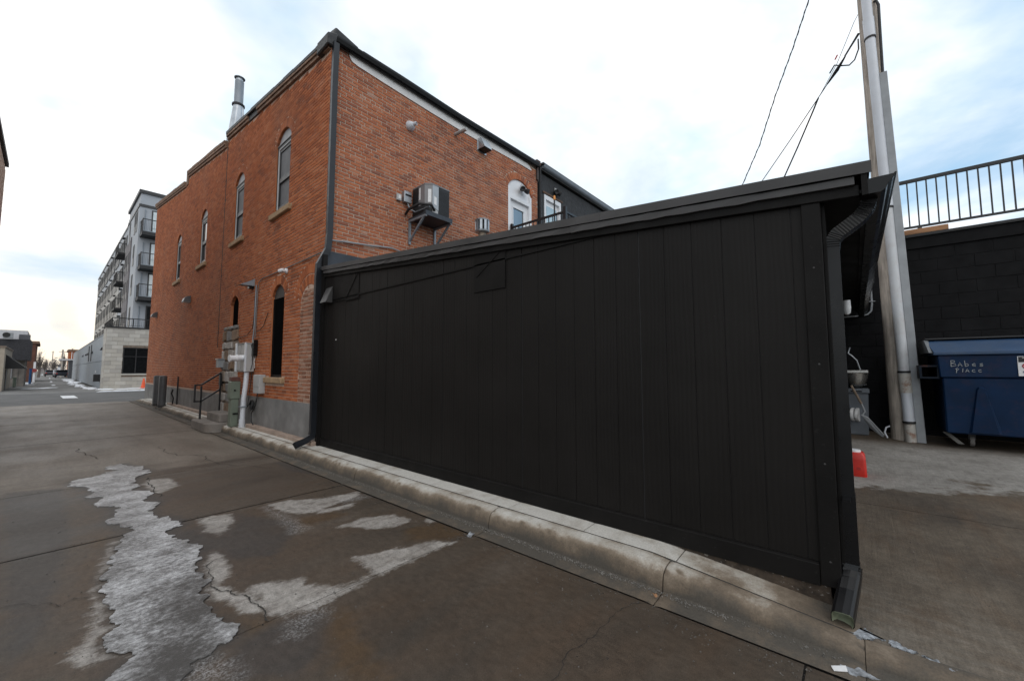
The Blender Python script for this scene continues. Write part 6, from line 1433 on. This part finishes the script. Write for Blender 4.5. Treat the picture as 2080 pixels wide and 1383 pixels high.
MB().box(2.95, 12, PY+.12, PY+.17, 5.36, 5.42).build('top_rail', BLACKR, t); MB().box(2.95, 12, PY+.13, PY+.16, 4.82, 4.85).build('bottom_rail', BLACKR, t)
MB().box(2.95, 3.0, PY+.17, 49, 5.36, 5.42).build('top_rail', BLACKR, t)
for x in (2.95, 4.1, 5.25, 6.4, 7.6): MB().box(x, x+.05, PY+.12, PY+.17, 4.7, 5.36).build('post', BLACKR, t)
bl = MB(); [bl.box(3.0+k*.115, 3.015+k*.115, PY+.14, PY+.155, 4.85, 5.36) for k in range(60)]; [bl.box(2.965, 2.98, PY+.3+k*.23, PY+.315+k*.23, 4.72, 5.36) for k in range(28)]
bl.build('balusters', BLACKR, t, kind='stuff')

ap = thing('apartment_block', 'five-storey pale grey apartment block with black balconies behind the brick building', 'building', (10, 55, 4.2))
AX, AY = 4.75, 49.4
MB().box(AX, 18, AY, 57.3, 4.2, 17.15).build('corner_wall', GLIGHT, ap); MB().box(AX+.05, 18, AY+.05, 57.25, 17.15, 17.85).build('attic_wall', GLIGHT, ap)
MB().box(AX-.10, 18.1, AY-.10, 57.4, 17.85, 18.15).build('cornice', FRAME, ap); MB().box(AX-.06, 18.1, AY-.06, 57.35, 16.55, 16.80).build('band', FRAME, ap)
MB().box(AX+.3, 18, 57.3, 101, 4.2, 17.3).build('long_wall', GLIGHT, ap); MB().box(AX+.24, 18, 58.3, 101.1, 17.3, 17.55).build('cornice', FRAME, ap); MB().box(AX+.26, 18, 58.4, 101.05, 16.2, 16.38).build('band', FRAME, ap)
MB().box(AX+.26, AX+.3, 66, 101, 4.2, 13.1).build('pale_band', M('cream_panel', (.48, .46, .43), .7, var=.05), ap)
MB().box(AX-.02, AX+.4, 54.0, 58.4, 4.2, 14.4).build('brick_bay', GBRK, ap); MB().box(AX-.06, AX+.02, 53.55, 53.95, 4.2, 14.55).build('pilaster', M('dark_pilaster', (.12, .11, .115), .8, var=.1), ap)
MATTEG = M('dull_far_glass', (.022, .024, .027), .5, var=.7, vs_=.6, spec=.08)
def awin(x, y0, y1, z0, z1):
    f = MB().box(x-.03, x+.06, y0, y1, z0, z1).build('window', FRAME, ap); MB().box(x-.035, x-.03, y0+.08, y1-.08, z0+(z1-z0)*.38, z1-.08).build('pane', MATTEG, f)
for i, zf_ in enumerate((5.0, 8.1, 10.95, 14.05)):
    for y in ((50.3, 51.5, 55.2) if zf_ > 13 else (51.2,)): awin(AX, y, y+.8, zf_+.35, zf_+2.35)
    if zf_ < 13:
        for y in (54.6, 56.2, 57.4): awin(AX-.02, y, y+.62, zf_+.3, zf_+2.3)
    for k in range(17): awin(AX+.25, 60.4+k*2.35+(.4 if k % 2 else 0), 61.9+k*2.35+(.4 if k % 2 else 0), zf_+.15, zf_+2.35)
    if i > 0:
        MB().box(AX-.55, AX+.3, 58.6, 61.8, zf_-.32, zf_-.12).build('balcony_slab', RUBBER, ap)
        b2 = MB().box(AX-.55, AX-.50, 58.6, 61.8, zf_+.82, zf_+.9).box(AX-.55, AX+.3, 58.6, 58.65, zf_+.82, zf_+.9); [b2.box(AX-.54, AX-.52, 58.6+kk*.16, 58.62+kk*.16, zf_-.12, zf_+.82) for kk in range(20)]; [b2.box(AX-.54+kk*.16, AX-.52+kk*.16, 58.6, 58.62, zf_-.12, zf_+.82) for kk in range(9)]
        b2.build('balcony_rail', BLACKR, ap, kind='stuff')
    for k in range(6): MB().box(AX+.05, AX+.3, 63+k*6.2, 63.5+k*6.2, zf_+2.45, zf_+2.6).build('wall_lamp', RUBBER, ap)
    f = MB()
    for q in ((5.60, 5.70, zf_-.1, zf_+2.35), (7.9, 8.0, zf_-.1, zf_+2.35), (6.75, 6.83, zf_-.1, zf_+2.35), (5.70, 7.9, zf_+2.25, zf_+2.35)): f.box(q[0], q[1], AY-.04, AY+.05, q[2], q[3])
    fo_ = f.build('balcony_door', FRAME, ap); MB().box(5.70, 7.9, AY-.02, AY+.03, zf_-.1+(0 if i else 0), zf_+2.25).build('pane', GLASSB if i else DGLASS, fo_)
    MB().tube([(5.15, AY-.05, zf_+.1), (5.15, AY-.05, zf_+2.3)], .04, 6).build('drain_pipe', GALVD, ap)
    if i:
        MB().box(4.86, 8.6, AY-1.45, AY-.0, zf_-.42, zf_-.10).build('balcony_slab', RUBBER, ap)
        MB().box(4.9, 8.6, AY-1.44, AY-.1, zf_-.098, zf_-.04).build('balcony_floor', GALVD, ap)
        rl = MB().box(4.86, 8.6, AY-1.45, AY-1.40, zf_+.98, zf_+1.05).build('balcony_rail', BLACKR, ap); MB().box(4.86, 4.91, AY-1.40, AY, zf_+.98, zf_+1.05).build('side_rail', BLACKR, ap)
        b2 = MB(); [b2.box(4.88, 4.895, AY-1.40+kk*.11, AY-1.385+kk*.11, zf_-.10, zf_+.98) for kk in range(13)]; [b2.box(4.9+kk*.11, 4.912+kk*.11, AY-1.435, AY-1.42, zf_-.10, zf_+.98) for kk in range(34)]
        b2.build('balusters', BLACKR, ap, kind='stuff')
        MB().box(4.86, 4.92, AY-1.45, AY-1.39, zf_-.10, zf_+1.06).build('post', BLACKR, ap)

t = thing('traffic_cone', 'orange traffic cone on the snowy pavement across the street', 'cone', (0, 0, 0))
cpt = P(291, 788, Z=.10); cy_ = 40.3; cxx = P(291, 788, Y=cy_).x; t.location = (cxx, cy_, .10)
MB().box(cxx-.2, cxx+.2, cy_-.2, cy_+.2, .10, .14).build('base', ORANGE, t); MB().lathe((cxx, cy_, .14), [(.15, 0), (.04, .68), (.03, .70), (.001, .70)], 14).build('body', ORANGE, t, smooth=True)

# opposite side of this alley
tb = thing('tan_brick_building', 'tall tan brick building whose far top corner shows at the left edge', 'building', (-5, 14, 0))
TANB = brick_mat('tan_brick', False, [(0, (.32, .23, .17)), (.4, (.46, .34, .26)), (.8, (.54, .42, .33)), (1, (.58, .48, .40))], soot=.3)
TX, TY0, TY1 = -1.27, 9.0, 21.15
MB().box(-9, TX-.012, TY0+.01, TY1-.012, 0, 8.2).build('wall_core', MORTAR_R, tb)
tm = MB(); nrow = int(8.1/.068)
for k in range(nrow):
    z = .02+k*.068
    if z < 3.0: continue
    y = TY0+(.107 if k % 2 else 0)
    while y < TY1-.1:
        tm.box(TX-.02, TX+random.uniform(-.002, .002), y, min(y+.205, TY1), z, z+.058); y += .215
tm.build('brickwork', TANB, tb, kind='stuff', fix=False)
MB().box(-9, TX+.02, TY0, TY1, 0.0, 3.0).build('lower_wall', M('tan_lower_wall', (.30, .22, .17), .9, var=.25, vs_=4, bump=.3), tb)
MB().hexa([(-9, TY0, 8.2), (TX+.06, TY0, 8.2), (TX+.06, TY1+.08, 8.24), (-9, TY1+.08, 8.24)], [(-9, TY0, 8.3), (TX+.06, TY0, 8.3), (TX+.06, TY1+.08, 8.36), (-9, TY1+.08, 8.36)]).build('coping', TAR, tb)

# far buildings on the left of the alley
def far_box(px0, py0, px1, py1, Y, depth, zb=0.0):
    a = P(px0, py1, Y=Y); b_ = P(px1, py0, Y=Y); return a.x, b_.x, Y, Y+depth, min(a.z, zb) if zb is not None else a.z, b_.z
def mkbox(q, d=0): return MB().box(q[0], q[1], q[2], q[3], q[4], q[5])
TANP = M('tan_render', (.36, .31, .25), .85, var=.1)
t = thing('tan_building', 'low tan rendered building with a dark awning across the street on the left', 'building', (-4, 45, 0))
q = far_box(-60, 706, 10.5, 785, 44.5, 9); mkbox(q).build('wall', TANP, t); MB().box(q[0], q[1]+.05, q[2]-.06, q[3], q[5], q[5]+.12).build('coping', M('brown_coping', (.18, .14, .11), .8), t)
MB().hexa([(q[1], 46.0, 1.55), (q[1]+1.0, 46.0, 1.55), (q[1]+1.0, 49.5, 1.55), (q[1], 49.5, 1.55)], [(q[1], 46.0, 2.55), (q[1]+.05, 46.0, 2.5), (q[1]+.05, 49.5, 2.5), (q[1], 49.5, 2.55)]).build('awning', RUBBER, t)
MB().box(q[1], q[1]+.03, 47, 48, 0, 1.5).build('door', FRAME, t)
t = thing('black_upper_building', 'dark two-storey building with a pale sheeted roof box far down the left side', 'building', (-4, 58, 0))
q = far_box(-60, 690, 63, 730, 56, 7, None); mkbox(q).build('upper_wall', M('dark_far_wall', (.035, .035, .04), .8, var=.3), t)
q2 = far_box(-60, 728, 52, 785, 57, 5); mkbox(q2).build('lower_wall', M('weathered_far_wall', (.22, .20, .18), .9, var=.35, vs_=1.5), t)
q3 = far_box(-60, 672, 57, 690, 57.5, 5, None); mkbox(q3).build('roof_sheeting', M('pale_sheeting', (.55, .55, .57), .5, var=.1), t)
q4 = far_box(38, 680, 62, 690, 56.2, 1, None); mkbox(q4).build('parapet', M('grey_far_parapet', (.10, .10, .11), .8), t)
q5 = far_box(6, 676, 27, 686, 55.6, .6, None); u_ = mkbox(q5).build('roof_unit', ZPAINT, t); c5 = P(13, 680, Y=55.55); MB().lathe((c5.x, 55.6, c5.z), [(.001, .02), (.22, .02), (.22, -.02), (.001, -.02)], 14, (0, 1, 0)).build('fan', RUBBER, u_)
for a, b_, c, d in ((18, 738, 26, 768), (34, 735, 38, 778)): q = far_box(a, b_, c, d, 56.9, .1, None); mkbox(q).build('doorway', M('grey_far_door', (.32, .32, .33), .7), t)
t = thing('narrow_brick_building', 'narrow red-brown brick building end behind the dark one', 'building', (-2, 78, 0))
q = far_box(20, 698, 74, 768, 78, 10); mkbox(q).build('wall', M('far_red_brown_brick', (.13,.06,.042), .9, var=.25, vs_=1.5), t); MB().box(q[0], q[1]+.25, q[2]-.2, q[3], q[5], q[5]+.3).build('cornice', CORN, t)
for a, b_, nm, lab, mat, cat in ((25, 768, 'green_bin', 'green wheeled bin by the weathered wall down the alley', GREENP, 'bin'), (58, 750, 'blue_bin', 'tall blue container against the dark building down the alley', M('blue_bin_plastic', (.02, .09, .24), .5), 'bin')):
    Y = 54 if nm == 'green_bin' else 66; y1 = 781 if nm == 'green_bin' else 772
    q = far_box(a, b_, a+8 if nm == 'green_bin' else a+7, y1, Y, .9); t = thing(nm, lab, cat, ((q[0]+q[1])/2, Y, 0)); mkbox(q).build('body', mat, t, bevel=.03); MB().box(q[0]-.03, q[1]+.03, q[2]-.03, q[3], q[5], q[5]+.07).build('lid', mat, t)
t = thing('white_post', 'white post with a small red round sign far down the alley', 'post', (-1, 74, 0)); a = P(71, 735, Y=74); MB().box(a.x-.09, a.x+.09, 73.9, 74.1, 0, a.z).build('post', WHITE, t); b_ = P(70, 748, Y=73.8); MB().lathe((a.x, 73.85, b_.z-.25), [(.001, .02), (.22, .02), (.22, -.02), (.001, -.02)], 14, (0, 1, 0)).build('red_disc', M('faded_red_sign', (.30, .05, .045), .6), t)
# right side, far
t = thing('garage', 'dark grey metal garage beyond the grey side wall', 'garage', (3, 106, 0)); q = far_box(138, 732, 153, 770, 106, 8); mkbox(q).build('wall', M('dark_ribbed_metal', (.07, .075, .085), .6, var=.2), t); MB().box(q[0]-1.2, q[1], q[2]-.3, q[3], q[5], q[5]+.25).build('roof', M('snowy_roof', (.6, .6, .62), .7), t)
t = thing('red_brick_shop', 'small red brick building with pale trim above the garage roof', 'building', (4, 120, 0)); q = far_box(137, 714, 160, 765, 122, 9); mkbox(q).build('wall', BR['alley'], t); MB().box(q[0]-.2, q[1], q[2]-.2, q[3], q[5], q[5]+.4).build('coping', CORN, t); q = far_box(144, 715, 147, 735, 121.9, .1, None); mkbox(q).build('pale_pier', WHITE, t)
t = thing('white_shed', 'small white shed far down the right side of the alley', 'shed', (3, 140, 0)); q = far_box(117, 744, 127, 756, 140, 6); mkbox(q).build('wall', WHITE, t); MB().box(q[0]-.3, q[1]+.3, q[2]-.3, q[3], q[5], q[5]+.35).build('roof', ROOFM, t)
CARM = [M('dark_car_paint', (.03, .035, .045), .3, var=.1), M('silver_car_paint', (.35, .36, .38), .3, metal=.3, var=.1)]
def car(px, py, Y, mat, label):
    p = P(px, py, Y=Y); x = p.x; t = thing('parked_car', label, 'car', (x, Y, 0), 'cars parked far down the alley')
    MB().prism([(x-.88, Y-2.1, .35), (x-.88, Y-2.15, .8), (x-.88, Y-1.2, .95), (x-.88, Y-.6, 1.45), (x-.88, Y+.9, 1.45), (x-.88, Y+1.7, .95), (x-.88, Y+2.1, .85), (x-.88, Y+2.1, .35)], (1.76, 0, 0)).build('body', mat, t, bevel=.06)
    MB().box(x-.72, x+.72, Y-1.02, Y-.66, .98, 1.38).build('rear_window', DGLASS, t)
    for s in (-.8, .8):
        for yy in (-1.35, 1.35): MB().lathe((x+s, Y+yy, .32), [(.001, -.1), (.32, -.1), (.32, .1), (.001, .1)], 14, (1, 0, 0)).build('wheel', RUBBER, t)
        MB().box(x+s*.85-.1, x+s*.85+.1, Y-2.18, Y-2.14, .72, .84).build('tail_light', RED, t)
car(126, 760, 112, CARM[0], 'dark car parked by the garage far down the alley'); car(121, 757, 124, CARM[1], 'silver car parked before the small white shed'); car(104, 754, 132, CARM[0], 'dark vehicle standing mid-alley in the far distance')
BARK = M('bare_twig_bark', (.14, .115, .10), .95, var=.3)
def bare_tree(px, py_top, Y, label, wpx):
    p = P(px, py_top, Y=Y); x, H = p.x, p.z; w_ = abs(P(px+wpx/2, py_top, Y=Y).x-x); t = thing('bare_tree', label, 'tree', (x, Y, -.05), 'bare winter trees at the end of the alley')
    MB().tube([(x, Y, -.05), (x+.1, Y, H*.3), (x, Y, H*.55)], [.22, .17, .10], 8).build('trunk', BARK, t)
    cr = MB()
    for k in range(46):
        a = random.uniform(0, 2*math.pi); r0 = w_*random.random()**.5; z1 = H*random.uniform(.45, 1.0); k2 = math.sin(math.pi*min(1, max(.15, (z1/H-.25)/.8)))
        e = Vector((x+r0*k2*math.cos(a), Y+r0*k2*math.sin(a), z1)); b0 = Vector((x, Y, H*random.uniform(.22, .5))); m_ = b0.lerp(e, .5)+Vector((0, 0, -.15*H*random.random()*.4))
        cr.tube([b0, m_, e], [.07, .045, .012], 4)
        for j in range(9):
            f = random.uniform(.35, 1); s = b0.lerp(e, f); d = Vector((random.gauss(0, 1), random.gauss(0, 1), random.gauss(.4, .8))).normalized()*random.uniform(.4, 1.2); u = Vector((.018, 0, 0)); cr.add([s-u, s+u, s+d], [(0,1,2)])
            v_ = s+d*.5; d2_ = Vector((random.gauss(0, 1), random.gauss(0, 1), random.gauss(.3, .8))).normalized()*random.uniform(.3, .7); cr.add([v_-u*.7, v_+u*.7, v_+d2_], [(0,1,2)])
    cr.build('crown', BARK, t, fix=False)
bare_tree(82, 714, 120, 'bare tree right beside the narrow brick building end', 26); bare_tree(93, 728, 165, 'low bare tree left of the alley vanishing point', 18); bare_tree(130, 716, 150, 'bare tree left of the small red brick shop', 20); bare_tree(110, 728, 210, 'bare tree closing the far end of the alley', 22); bare_tree(148, 706, 150, 'bare tree showing over the red brick shop roof', 16)
fw = MB()
for k in range(5200):
    x = random.uniform(-75, 60); y = 300+random.uniform(0, 60); h = max(.3, random.betavariate(1.3, 2.2)*(6.5+2.5*math.sin(x*.21)+1.5*math.sin(x*.9))); u = random.uniform(.15, .7)
    a = random.uniform(0, 3.14); fw.add([(x-u*math.cos(a), y, h-u*math.sin(a)), (x+u*math.cos(a), y+.2, h+u*math.sin(a)), (x+u*math.sin(a)*.8, y+.1, h-u*math.cos(a)*.8)], [(0,1,2)])
fw.build('distant_wood', M('hazy_far_twigs', (.23, .205, .20), .95, var=.25, vs_=.2), kind='stuff', fix=False)  # distance haze is put into the pale twig colour
for px, top, Y, lab in ((128, 710, 118, 'thin dark utility pole by the garage far down the alley'), (108, 713, 230, 'faint tall mast at the far end of the alley')):
    p = P(px, top, Y=Y); t = thing('street_pole', lab, 'pole', (p.x, Y, 0)); MB().tube([(p.x, Y, -.05), (p.x, Y, p.z)], .13, 8).build('shaft', POLEW, t); MB().box(p.x-.5, p.x+.5, Y-.05, Y+.05, p.z-.5, p.z-.4).build('cross_arm', POLEW, t)
# thin chimney smoke drifting over the far roofs
sm = bpy.data.materials.new('chimney_smoke'); sm.use_nodes = True; t_ = sm.node_tree; t_.nodes.clear(); vo = nd(t_, 'ShaderNodeVolumePrincipled'); vo.inputs['Density'].default_value = .018; vo.inputs['Color'].default_value = (.20, .185, .19, 1); out_ = nd(t_, 'ShaderNodeOutputMaterial'); lk(t_, vo.outputs[0], out_.inputs['Volume'])
pp = [P(x, y, Y=220) for x, y in ((172, 692), (160, 682), (145, 672), (133, 660), (129, 645), (127, 625), (128, 605))]
mb = MB().tube(pp, [1.2, 2.2, 3.0, 3.8, 4.2, 4.6, 3.0], 12); mb.build('smoke_plume', sm, kind='stuff', smooth=True)
